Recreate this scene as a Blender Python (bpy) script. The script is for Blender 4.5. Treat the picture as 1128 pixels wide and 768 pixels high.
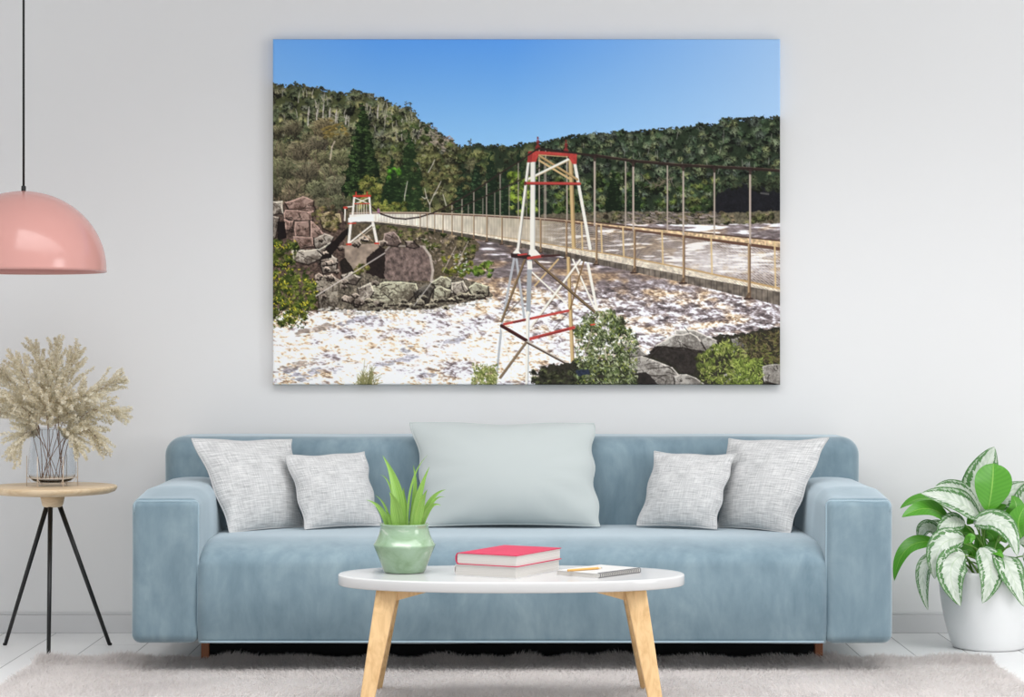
import bpy, bmesh, math, random
import numpy as np
from mathutils import Vector, Matrix, noise as mnoise

for _o in list(bpy.data.objects):
    bpy.data.objects.remove(_o, do_unlink=True)
S = bpy.context.scene
COL = S.collection
PI = math.pi

# ------------------------------------------------------------------ camera
FPX = 2400.0            # focal length in pixels of the 1128 px wide frame
CH = 1.0433             # camera height
cam_d = bpy.data.cameras.new('camera')
cam_d.sensor_width = 36.0
cam_d.sensor_fit = 'HORIZONTAL'
cam_d.lens = FPX / 1128.0 * 36.0
cam_d.clip_start = 0.1
cam = bpy.data.objects.new('camera', cam_d)
cam.location = (0, 0, CH)
cam.rotation_euler = (PI / 2, 0, 0)
COL.objects.link(cam)
S.camera = cam

# ------------------------------------------------------------------ colour management
S.view_settings.view_transform = 'Standard'
S.view_settings.look = 'None'
S.view_settings.gamma = 1.0
S.view_settings.use_curve_mapping = False
S.view_settings.exposure = 0.0

# ------------------------------------------------------------------ world
world = bpy.data.worlds.new('world')
S.world = world
world.use_nodes = True
_bg = world.node_tree.nodes['Background']
_bg.inputs['Color'].default_value = (0.97, 0.985, 1.0, 1)
_bg.inputs['Strength'].default_value = 0.78


def area(name, loc, target, sx, sy, power, color=(1, 1, 1)):
    d = bpy.data.lights.new(name, 'AREA')
    d.shape = 'RECTANGLE'
    d.size = sx
    d.size_y = sy
    d.energy = power
    d.color = color
    o = bpy.data.objects.new(name, d)
    o.location = loc
    o.rotation_euler = (Vector(target) - Vector(loc)).to_track_quat('-Z', 'Y').to_euler()
    COL.objects.link(o)
    return o


# daylight from a window on the right, and the soft ceiling light of the room
area('window_daylight', (5.6, 3.4, 1.9), (0.0, 7.4, 0.9), 2.2, 2.3, 88, (1.0, 1.0, 1.0))
cl = area('ceiling_light', (0.2, 5.6, 2.66), (0.2, 5.75, 0.0), 3.6, 2.0, 74, (1.0, 1.0, 1.0))
cl.data.spread = math.radians(140)

# ------------------------------------------------------------------ helpers


def P(px, py, Y):
    """point of the room seen at a pixel of the 1128x768 frame, Y metres away"""
    return Vector(((px - 564.0) * Y / FPX, Y, CH - (py - 384.0) * Y / FPX))


def lin(c):
    c = c / 255.0
    return c / 12.92 if c <= 0.04045 else ((c + 0.055) / 1.055) ** 2.4


def rgb(r, g, b):
    return (lin(r), lin(g), lin(b), 1.0)


def origin_of(o):
    v = Vector((0, 0, 0))
    while o is not None:
        v += o.location
        o = o.parent
    return v


def obj(name, V, F, mat, parent=None, smooth=True, uv=None, origin=None):
    """one mesh object from world-space vertices"""
    me = bpy.data.meshes.new(name)
    off = Vector((0, 0, 0))
    if parent is not None:
        off = origin_of(parent)
    elif origin is not None:
        off = Vector(origin)
    me.from_pydata([(v[0] - off.x, v[1] - off.y, v[2] - off.z) for v in V], [], F)
    if smooth:
        me.polygons.foreach_set('use_smooth', [True] * len(me.polygons))
    if uv is not None:
        lay = me.uv_layers.new(name='UVMap')
        idx = np.zeros(len(me.loops), dtype=np.int32)
        me.loops.foreach_get('vertex_index', idx)
        lay.data.foreach_set('uv', np.asarray(uv, dtype=np.float32)[idx].ravel())
    me.materials.append(mat)
    me.update()
    o = bpy.data.objects.new(name, me)
    COL.objects.link(o)
    if parent is not None:
        o.parent = parent
    elif origin is not None:
        o.location = off
    return o


def tag(o, label=None, cat=None, group=None, kind=None):
    if label: o['label'] = label
    if cat: o['category'] = cat
    if group: o['group'] = group
    if kind: o['kind'] = kind
    return o


def thing(name, label, cat, loc, group=None):
    o = bpy.data.objects.new(name, None)
    o.empty_display_size = 0.05
    o.location = loc
    COL.objects.link(o)
    return tag(o, label, cat, group)


class MB:
    """collects vertices and faces"""

    def __init__(s):
        s.V = []; s.F = []; s.UV = []

    def add(s, V, F, UV=None):
        n = len(s.V)
        s.V += [tuple(v) for v in V]
        s.F += [tuple(i + n for i in f) for f in F]
        s.UV += list(UV) if UV is not None else [(0, 0)] * len(V)
        return s

    def build(s, name, mat, parent=None, smooth=True, origin=None, useuv=False):
        return obj(name, s.V, s.F, mat, parent, smooth, s.UV if useuv else None, origin)


def lathe(profile, center, seg=64, closed=False):
    V = []; F = []
    n = len(profile)
    for i in range(seg):
        a = 2 * PI * i / seg
        for r, z in profile:
            V.append((center[0] + r * math.cos(a), center[1] + r * math.sin(a), center[2] + z))
    for i in range(seg):
        j = (i + 1) % seg
        for k in range(n - 1 if not closed else n):
            l = (k + 1) % n
            F.append((i * n + k, j * n + k, j * n + l, i * n + l))
    if not closed:
        if profile[0][0] > 1e-6: F.append(tuple(i * n for i in range(seg))[::-1])
        if profile[-1][0] > 1e-6: F.append(tuple(i * n + n - 1 for i in range(seg)))
    return V, F


def tube(pts, rad, seg=10, cap=True, closed=False):
    pts = [Vector(p) for p in pts]
    n = len(pts)
    if not hasattr(rad, '__len__'): rad = [rad] * n
    V = []; F = []
    up = None
    for i in range(n):
        if closed:
            t = pts[(i + 1) % n] - pts[i - 1]
        else:
            t = pts[min(i + 1, n - 1)] - pts[max(i - 1, 0)]
        t.normalize()
        if up is None:
            up = t.orthogonal()
        up = (up - t * up.dot(t))
        if up.length < 1e-6: up = t.orthogonal()
        up.normalize()
        b = t.cross(up)
        for k in range(seg):
            a = 2 * PI * k / seg
            V.append(pts[i] + (up * math.cos(a) + b * math.sin(a)) * rad[i])
    for i in range(n if closed else n - 1):
        j = (i + 1) % n
        for k in range(seg):
            l = (k + 1) % seg
            F.append((i * seg + k, i * seg + l, j * seg + l, j * seg + k))
    if cap and not closed:
        F.append(tuple(range(seg))[::-1])
        F.append(tuple((n - 1) * seg + k for k in range(seg)))
    return V, F


def axis_samples(lo, hi, r, nr, nm):
    a = [lo + r * (1 - math.cos(PI / 2 * i / nr)) for i in range(nr)]
    m = [lo + r + (hi - lo - 2 * r) * i / nm for i in range(nm + 1)]
    b = [hi - r * (1 - math.cos(PI / 2 * i / nr)) for i in range(nr)][::-1]
    return a + m + b


def rbox(lo, hi, r, nr=6, nm=(10, 10, 10), bulge=(0, 0, 0), sag=None):
    """rounded box; bulge pushes each pair of faces outwards in the middle"""
    lo = Vector(lo); hi = Vector(hi)
    r = min(r, 0.499 * min(hi - lo))
    ax = [axis_samples(lo[i], hi[i], r, nr, nm[i]) for i in range(3)]
    n = [len(a) for a in ax]
    idx = {}
    V = []
    c = (lo + hi) / 2; h = (hi - lo) / 2

    def vert(i, j, k):
        key = (i, j, k)
        if key in idx: return idx[key]
        p = Vector((ax[0][i], ax[1][j], ax[2][k]))
        q = Vector([min(max(p[a], lo[a] + r), hi[a] - r) for a in range(3)])
        d = p - q
        if d.length > 1e-9:
            p = q + d.normalized() * r
        u = [(p[a] - c[a]) / h[a] for a in range(3)]
        for a in range(3):
            if bulge[a]:
                b, e = (a + 1) % 3, (a + 2) % 3
                p[a] += bulge[a] * u[a] * (1 - u[b] ** 2) * (1 - u[e] ** 2)
        if sag: p = sag(p, u)
        idx[key] = len(V)
        V.append(p)
        return idx[key]
    F = []
    for a in range(3):
        b, e = (a + 1) % 3, (a + 2) % 3
        for side in (0, n[a] - 1):
            for i in range(n[b] - 1):
                for j in range(n[e] - 1):
                    def key(ii, jj):
                        t = [0, 0, 0]; t[a] = side; t[b] = ii; t[e] = jj
                        return vert(*t)
                    f = (key(i, j), key(i + 1, j), key(i + 1, j + 1), key(i, j + 1))
                    F.append(f if side else f[::-1])
    return V, F


def prism(poly, z0, z1):
    """extrude a plan outline"""
    n = len(poly)
    V = [(p[0], p[1], z0) for p in poly] + [(p[0], p[1], z1) for p in poly]
    F = [tuple(range(n))[::-1], tuple(range(n, 2 * n))]
    for i in range(n):
        j = (i + 1) % n
        F.append((i, j, n + j, n + i))
    return V, F


def box(lo, hi):
    return prism([(lo[0], lo[1]), (hi[0], lo[1]), (hi[0], hi[1]), (lo[0], hi[1])], lo[2], hi[2])


def bez(p0, p1, p2, n):
    p0 = Vector(p0); p1 = Vector(p1); p2 = Vector(p2)
    return [p0 * (1 - t) ** 2 + p1 * 2 * t * (1 - t) + p2 * t * t for t in [i / n for i in range(n + 1)]]


def bevel_mod(o, w, seg=3):
    m = o.modifiers.new('bevel', 'BEVEL')
    m.width = w; m.segments = seg; m.limit_method = 'ANGLE'; m.angle_limit = math.radians(35)
    return o


# ------------------------------------------------------------------ materials
class NT:
    def __init__(s, name):
        s.m = bpy.data.materials.new(name)
        s.m.use_nodes = True
        s.t = s.m.node_tree
        s.b = s.t.nodes['Principled BSDF']

    def n(s, typ, **kw):
        x = s.t.nodes.new(typ)
        for k, v in kw.items():
            if k in x.inputs.keys(): x.inputs[k].default_value = v
            else: setattr(x, k, v)
        return x

    def l(s, a, b):
        s.t.links.new(a, b)

    def set(s, **kw):
        for k, v in kw.items():
            s.b.inputs[k.replace('_', ' ')].default_value = v
        return s

    def coord(s, out='Object', scale=(1, 1, 1), rot=(0, 0, 0)):
        c = s.n('ShaderNodeTexCoord')
        m = s.n('ShaderNodeMapping')
        m.inputs['Scale'].default_value = scale
        m.inputs['Rotation'].default_value = rot
        s.l(c.outputs[out], m.inputs['Vector'])
        return m.outputs['Vector']

    def noise(s, vec, scale, detail=4, rough=0.55, dist=0.0):
        x = s.n('ShaderNodeTexNoise')
        x.inputs['Scale'].default_value = scale
        x.inputs['Detail'].default_value = detail
        x.inputs['Roughness'].default_value = rough
        x.inputs['Distortion'].default_value = dist
        s.l(vec, x.inputs['Vector'])
        return x.outputs['Fac']

    def ramp(s, fac, stops, interp='LINEAR'):
        x = s.n('ShaderNodeValToRGB')
        cr = x.color_ramp
        cr.interpolation = interp
        while len(cr.elements) < len(stops): cr.elements.new(0.5)
        for e, (p, c) in zip(cr.elements, stops):
            e.position = p; e.color = c
        s.l(fac, x.inputs['Fac'])
        return x.outputs['Color']

    def math(s, op, a, b=None, c=None):
        x = s.n('ShaderNodeMath', operation=op)
        for i, v in enumerate((a, b, c)):
            if v is None: continue
            if isinstance(v, (int, float)): x.inputs[i].default_value = v
            else: s.l(v, x.inputs[i])
        return x.outputs[0]

    def mix(s, fac, a, b):
        x = s.n('ShaderNodeMix', data_type='RGBA')
        if isinstance(fac, (int, float)): x.inputs[0].default_value = fac
        else: s.l(fac, x.inputs[0])
        for i, v in ((6, a), (7, b)):
            if isinstance(v, tuple): x.inputs[i].default_value = v
            else: s.l(v, x.inputs[i])
        return x.outputs[2]

    def bump(s, h, strength=0.3, dist=0.002):
        x = s.n('ShaderNodeBump')
        x.inputs['Strength'].default_value = strength
        x.inputs['Distance'].default_value = dist
        s.l(h, x.inputs['Height'])
        s.l(x.outputs['Normal'], s.b.inputs['Normal'])

    def col(s, c):
        s.l(c, s.b.inputs['Base Color'])


def mat_plain(name, c, rough=0.5, **kw):
    t = NT(name)
    t.set(Base_Color=c, Roughness=rough, **kw)
    return t.m


def mat_wall():
    t = NT('wall_paint')
    v = t.coord()
    h = t.noise(v, 260, 3)
    t.set(Base_Color=rgb(234, 234, 234), Roughness=0.75)
    t.b.inputs['Specular IOR Level'].default_value = 0.25
    t.bump(h, 0.05, 0.001)
    return t.m


def mat_floor():
    t = NT('white_planks')
    v = t.coord('Object', (1, 1, 1))
    sp = t.n('ShaderNodeSeparateXYZ'); t.l(v, sp.inputs[0])
    u = t.math('DIVIDE', t.math('ADD', sp.outputs[0], 10.03), 0.19)
    fr = t.math('FRACT', u)
    idx = t.math('FLOOR', u)
    # end joints, staggered per plank
    yy = t.math('ADD', t.math('DIVIDE', sp.outputs[1], 1.9), t.math('MULTIPLY', idx, 0.377))
    fy = t.math('FRACT', yy)
    g1 = t.math('LESS_THAN', t.math('MINIMUM', fr, t.math('SUBTRACT', 1.0, fr)), 0.011)
    g2 = t.math('LESS_THAN', fy, 0.0012)
    gap = t.math('MAXIMUM', g1, g2)
    wn = t.n('ShaderNodeTexWhiteNoise', noise_dimensions='2D')
    cb = t.n('ShaderNodeCombineXYZ')
    t.l(idx, cb.inputs[0]); t.l(t.math('FLOOR', yy), cb.inputs[1]); t.l(cb.outputs[0], wn.inputs['Vector'])
    gv = t.coord('Object', (26, 1.6, 1))
    grain = t.noise(gv, 3.0, 5, 0.6, 0.6)
    base = t.mix(wn.outputs['Value'], rgb(246, 246, 246), rgb(238, 238, 238))
    base2 = t.mix(t.math('MULTIPLY', grain, 0.35), base, rgb(226, 226, 226))
    c = t.mix(t.math('MULTIPLY', gap, 0.75), base2, rgb(120, 120, 122))
    t.col(c)
    t.set(Roughness=0.38)
    t.bump(t.math('SUBTRACT', t.math('MULTIPLY', grain, 0.15), gap), 0.25, 0.002)
    return t.m


def mat_velvet():
    t = NT('blue_velvet')
    v = t.coord()
    n1 = t.noise(t.coord('Object', (1.6, 1.6, 0.9)), 4.0, 6, 0.62, 0.5)
    n2 = t.noise(t.coord('Object', (6, 6, 1.5)), 6.0, 4, 0.6)
    f = t.math('ADD', t.math('MULTIPLY', n1, 0.75), t.math('MULTIPLY', n2, 0.25))
    c = t.ramp(f, [(0.28, rgb(100, 122, 134)), (0.5, rgb(123, 144, 155)), (0.72, rgb(145, 165, 174))])
    t.col(c)
    t.set(Roughness=0.85)
    t.b.inputs['Specular IOR Level'].default_value = 0.15
    t.b.inputs['Sheen Weight'].default_value = 1.0
    t.b.inputs['Sheen Roughness'].default_value = 0.26
    t.b.inputs['Sheen Tint'].default_value = rgb(214, 232, 240)
    t.bump(t.noise(v, 700, 2), 0.12, 0.001)
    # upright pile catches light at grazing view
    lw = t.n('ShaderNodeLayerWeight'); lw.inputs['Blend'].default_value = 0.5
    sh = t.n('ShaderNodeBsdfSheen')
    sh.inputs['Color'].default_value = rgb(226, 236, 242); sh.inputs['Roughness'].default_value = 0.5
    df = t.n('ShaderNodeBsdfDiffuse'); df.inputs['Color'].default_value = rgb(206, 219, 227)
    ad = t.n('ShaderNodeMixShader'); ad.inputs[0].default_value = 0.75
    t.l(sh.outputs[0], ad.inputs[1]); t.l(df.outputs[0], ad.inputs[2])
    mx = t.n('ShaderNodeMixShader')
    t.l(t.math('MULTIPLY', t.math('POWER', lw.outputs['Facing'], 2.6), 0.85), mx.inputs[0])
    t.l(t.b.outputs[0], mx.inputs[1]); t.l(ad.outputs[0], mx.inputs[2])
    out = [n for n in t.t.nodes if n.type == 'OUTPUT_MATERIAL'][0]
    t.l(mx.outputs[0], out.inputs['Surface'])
    return t.m


def mat_welt():
    t = NT('welt_sheen_tone')
    t.set(Base_Color=rgb(150, 172, 184), Roughness=0.8)  # paler than the sofa velvet: the sheen along the seams put into the colour
    t.b.inputs['Sheen Weight'].default_value = 1.0
    t.b.inputs['Sheen Roughness'].default_value = 0.3
    return t.m


def mat_woven():
    t = NT('grey_woven')
    v = t.coord('UV', (3.2, 60, 1))
    w = t.coord('UV', (58, 3.6, 1))
    a = t.noise(v, 1.7, 4, 0.6, 0.15)
    b = t.noise(w, 1.7, 4, 0.6, 0.15)
    f = t.math('ADD', t.math('MULTIPLY', a, 0.62), t.math('MULTIPLY', b, 0.38))
    c = t.ramp(f, [(0.34, rgb(158, 159, 160)), (0.5, rgb(200, 200, 200)), (0.6, rgb(220, 220, 219))])
    t.col(c)
    t.set(Roughness=0.95)
    t.b.inputs['Specular IOR Level'].default_value = 0.1
    t.b.inputs['Sheen Weight'].default_value = 0.15
    t.bump(f, 0.2, 0.0015)
    return t.m


def mat_mint():
    t = NT('pale_mint_cotton')
    v = t.coord('UV', (1, 1, 1))
    t.set(Base_Color=rgb(188, 195, 194), Roughness=0.9)
    t.b.inputs['Specular IOR Level'].default_value = 0.12
    t.b.inputs['Sheen Weight'].default_value = 0.15
    t.bump(t.noise(v, 420, 2), 0.06, 0.001)
    return t.m


def mat_wood(name, base, dark, axis=2, sc=1.0, rough=0.45):
    t = NT(name)
    s = [14, 14, 14]; s[axis] = 1.2
    f = t.noise(t.coord('Object', tuple(x * sc for x in s)), 3.5, 5, 0.6, 0.8)
    t.col(t.ramp(f, [(0.32, dark), (0.55, base), (0.8, tuple(min(1, x * 1.12) for x in base[:3]) + (1,))]))
    t.set(Roughness=rough)
    t.bump(f, 0.06, 0.001)
    return t.m


def mat_glaze():
    t = NT('green_glaze')
    v = t.coord('Object', (1, 1, 1.9))
    f = t.noise(v, 8, 5, 0.5, 1.3)
    g = t.noise(v, 90, 3)
    c = t.ramp(f, [(0.28, rgb(104, 134, 94)), (0.42, rgb(130, 158, 126)), (0.58, rgb(146, 172, 146)), (0.66, rgb(188, 198, 182)),
                   (0.74, rgb(176, 154, 130))])
    t.col(t.mix(t.math('MULTIPLY', g, 0.25), c, rgb(176, 206, 170)))
    t.set(Roughness=0.18)
    t.b.inputs['Coat Weight'].default_value = 0.5
    t.b.inputs['Coat Roughness'].default_value = 0.08
    t.bump(f, 0.1, 0.002)
    return t.m


def mat_strap():
    t = NT('strap_leaf')
    f = t.noise(t.coord('UV', (22, 0.8, 1)), 1.6, 3)
    g = t.noise(t.coord('UV', (1, 2, 1)), 2.0, 2)
    c1 = t.ramp(f, [(0.3, rgb(92, 138, 48)), (0.55, rgb(138, 180, 82)), (0.75, rgb(178, 210, 126))])
    t.col(t.mix(t.math('MULTIPLY', g, 0.3), c1, rgb(128, 172, 70)))
    t.set(Roughness=0.42)
    t.b.inputs['Subsurface Weight'].default_value = 0.0
    return t.m


def mat_silverleaf():
    """silver white leaf with green margin and green brush strokes along the side veins"""
    t = NT('silver_leaf')
    uvn = t.n('ShaderNodeTexCoord')
    sp = t.n('ShaderNodeSeparateXYZ'); t.l(uvn.outputs['UV'], sp.inputs[0])
    u = t.math('ABSOLUTE', t.math('SUBTRACT', t.math('MULTIPLY', sp.outputs[0], 2.0), 1.0))   # 0 mid .. 1 edge
    v = sp.outputs[1]
    # side-vein coordinate: slants towards the tip
    vv = t.math('SUBTRACT', v, t.math('MULTIPLY', u, 0.20))
    oi = t.n('ShaderNodeObjectInfo')
    cb = t.n('ShaderNodeCombineXYZ')
    t.l(t.math('MULTIPLY', sp.outputs[0], 5.0), cb.inputs[0]); t.l(t.math('MULTIPLY', vv, 26.0), cb.inputs[1])
    t.l(t.math('MULTIPLY', oi.outputs['Random'], 37.0), cb.inputs[2])
    st = t.noise(cb.outputs[0], 1.0, 3, 0.6, 0.3)
    # strokes live around u = .62; margin is green past .86
    band = t.math('SUBTRACT', 1.0, t.math('MULTIPLY', t.math('ABSOLUTE', t.math('SUBTRACT', u, 0.66)), 2.2))
    sel = t.math('GREATER_THAN', t.math('MULTIPLY', st, t.math('MAXIMUM', band, 0.0)), 0.385)
    edge = t.math('GREATER_THAN', t.math('ADD', u, t.math('MULTIPLY', t.math('SUBTRACT', st, 0.5), 0.55)), 0.87)
    mid = t.math('LESS_THAN', u, 0.03)
    green = t.ramp(st, [(0.35, rgb(52, 98, 48)), (0.65, rgb(92, 140, 78))])
    silver = t.ramp(t.noise(cb.outputs[0], 0.6, 3), [(0.35, rgb(184, 197, 180)), (0.6, rgb(216, 223, 211))])
    rim = t.n('ShaderNodeMapRange'); rim.inputs['From Min'].default_value = 0.62; rim.inputs['From Max'].default_value = 0.98
    t.l(u, rim.inputs['Value'])
    silver = t.mix(t.math('MULTIPLY', rim.outputs[0], 0.75), silver, rgb(128, 160, 116))
    c = t.mix(t.math('MAXIMUM', sel, edge), silver, green)
    c = t.mix(t.math('MULTIPLY', mid, 0.35), c, rgb(150, 186, 120))
    # underside: flat grey green
    ge = t.n('ShaderNodeNewGeometry')
    t.col(t.mix(ge.outputs['Backfacing'], c, rgb(150, 178, 138)))
    t.set(Roughness=0.38)
    return t.m


def mat_greenleaf():
    t = NT('green_leaf')
    uvn = t.n('ShaderNodeTexCoord')
    sp = t.n('ShaderNodeSeparateXYZ'); t.l(uvn.outputs['UV'], sp.inputs[0])
    u = t.math('ABSOLUTE', t.math('SUBTRACT', t.math('MULTIPLY', sp.outputs[0], 2.0), 1.0))
    vv = t.math('SUBTRACT', sp.outputs[1], t.math('MULTIPLY', u, 0.20))
    w = t.math('SINE', t.math('MULTIPLY', vv, 70.0))
    mid = t.math('LESS_THAN', u, 0.035)
    c = t.mix(t.math('MULTIPLY', t.math('ADD', w, 1.0), 0.2), rgb(78, 150, 34), rgb(96, 168, 48))
    t.col(t.mix(t.math('MULTIPLY', mid, 0.6), c, rgb(160, 206, 96)))
    t.set(Roughness=0.36)
    return t.m


def mat_pampas():
    t = NT('dried_pampas')
    oi = t.n('ShaderNodeObjectInfo')
    f = t.noise(t.coord(), 60, 3)
    c = t.ramp(f, [(0.3, rgb(228, 220, 198)), (0.5, rgb(245, 240, 224)), (0.7, rgb(252, 249, 240))])
    c = t.mix(t.math('MULTIPLY', oi.outputs['Random'], 0.35), c, rgb(240, 231, 208))
    t.col(c)
    translucent(t, c, 0.45)
    t.set(Roughness=0.9)
    t.b.inputs['Specular IOR Level'].default_value = 0.1
    return t.m


def translucent(t, c, k):
    tr = t.n('ShaderNodeBsdfTranslucent')
    if isinstance(c, tuple): tr.inputs['Color'].default_value = c
    else: t.l(c, tr.inputs['Color'])
    mx = t.n('ShaderNodeMixShader')
    mx.inputs[0].default_value = k
    t.l(t.b.outputs[0], mx.inputs[1]); t.l(tr.outputs[0], mx.inputs[2])
    out = [n for n in t.t.nodes if n.type == 'OUTPUT_MATERIAL'][0]
    t.l(mx.outputs[0], out.inputs['Surface'])


def mat_rug():
    t = NT('grey_pile')
    f = t.noise(t.coord('Object', (1, 1, 1)), 2.4, 4, 0.6, 0.4)
    g = t.noise(t.coord('Object', (1, 1, 0.2)), 90, 2)
    s = t.noise(t.coord('Object', (9, 0.7, 1)), 1.0, 3, 0.5)
    k = t.math('ADD', t.math('ADD', t.math('MULTIPLY', f, 0.4), t.math('MULTIPLY', g, 0.35)), t.math('MULTIPLY', s, 0.25))
    c = t.ramp(k, [(0.3, rgb(226, 221, 220)), (0.5, rgb(243, 239, 237)), (0.68, rgb(250, 247, 246))])
    t.col(c)
    translucent(t, c, 0.6)
    t.set(Roughness=1.0)
    t.b.inputs['Sheen Weight'].default_value = 0.6
    t.b.inputs['Specular IOR Level'].default_value = 0.05
    return t.m


def mat_print():
    t = NT('printed_canvas')
    a = t.n('ShaderNodeVertexColor', layer_name='print')
    t.col(a.outputs['Color'])
    t.set(Roughness=0.7)
    t.b.inputs['Specular IOR Level'].default_value = 0.15
    return t.m


def mat_glass():
    t = NT('clear_glass')
    t.set(Base_Color=(0.90, 0.925, 0.95, 1), Roughness=0.02, IOR=1.3)
    t.b.inputs['Transmission Weight'].default_value = 1.0
    return t.m


def mat_pages():
    t = NT('page_edges')
    f = t.noise(t.coord('Object', (1, 1, 900)), 1.0, 2)
    t.col(t.ramp(f, [(0.3, rgb(188, 184, 178)), (0.6, rgb(218, 215, 210))]))
    t.set(Roughness=0.9)
    return t.m


M = dict(
    wall=mat_wall(), floor=mat_floor(), velvet=mat_velvet(), welt=mat_welt(), woven=mat_woven(), mint=mat_mint(),
    oak=mat_wood('light_oak', rgb(222, 186, 136), rgb(202, 162, 112), 2),
    oaktop=mat_wood('oak_top', rgb(232, 208, 174), rgb(216, 186, 146), 0),
    walnut=mat_wood('brown_wood', rgb(146, 88, 50), rgb(112, 62, 34), 2),
    black=mat_plain('black_metal', rgb(22, 22, 23), 0.4),
    white=mat_plain('white_lacquer', rgb(207, 207, 207), 0.14),
    ceramic=mat_plain('white_ceramic', rgb(238, 239, 239), 0.32),
    trim=mat_plain('trim_paint', rgb(216, 216, 217), 0.5),
    pink=mat_plain('pink_enamel', rgb(212, 156, 148), 0.17),
    cord=mat_plain('black_cord', rgb(20, 20, 20), 0.6),
    cover=mat_plain('pink_cover', rgb(200, 42, 82), 0.5),
    wcover=mat_plain('white_cover', rgb(206, 205, 203), 0.55),
    pages=mat_pages(), glaze=mat_glaze(), strap=mat_strap(), silver=mat_silverleaf(), gleaf=mat_greenleaf(),
    soil=mat_plain('dark_soil', rgb(58, 46, 36), 0.95), pampas=mat_pampas(), rug=mat_rug(), print=mat_print(),
    glass=mat_glass(), copper=mat_plain('copper_wire', rgb(228, 214, 200), 0.4, Metallic=0.3),
    stem=mat_plain('dry_stem', rgb(150, 116, 94), 0.8), gstem=mat_plain('green_stem', rgb(122, 168, 74), 0.5),
    undershade=mat_plain('under_sofa_shade', rgb(14, 16, 19), 0.95),  # near-black colour standing in for the shade under the sofa
    steel=mat_plain('spiral_wire', rgb(74, 74, 78), 0.4, Metallic=0.3),
    pencil=mat_plain('ochre_pencil', rgb(214, 164, 88), 0.45), lead=mat_plain('pencil_lead', rgb(50, 48, 48), 0.5),
    bare=mat_plain('bare_wood', rgb(226, 196, 152), 0.7),
)

# ------------------------------------------------------------------ the picture printed on the canvas
PRINT_GAIN = 1.22


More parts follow.
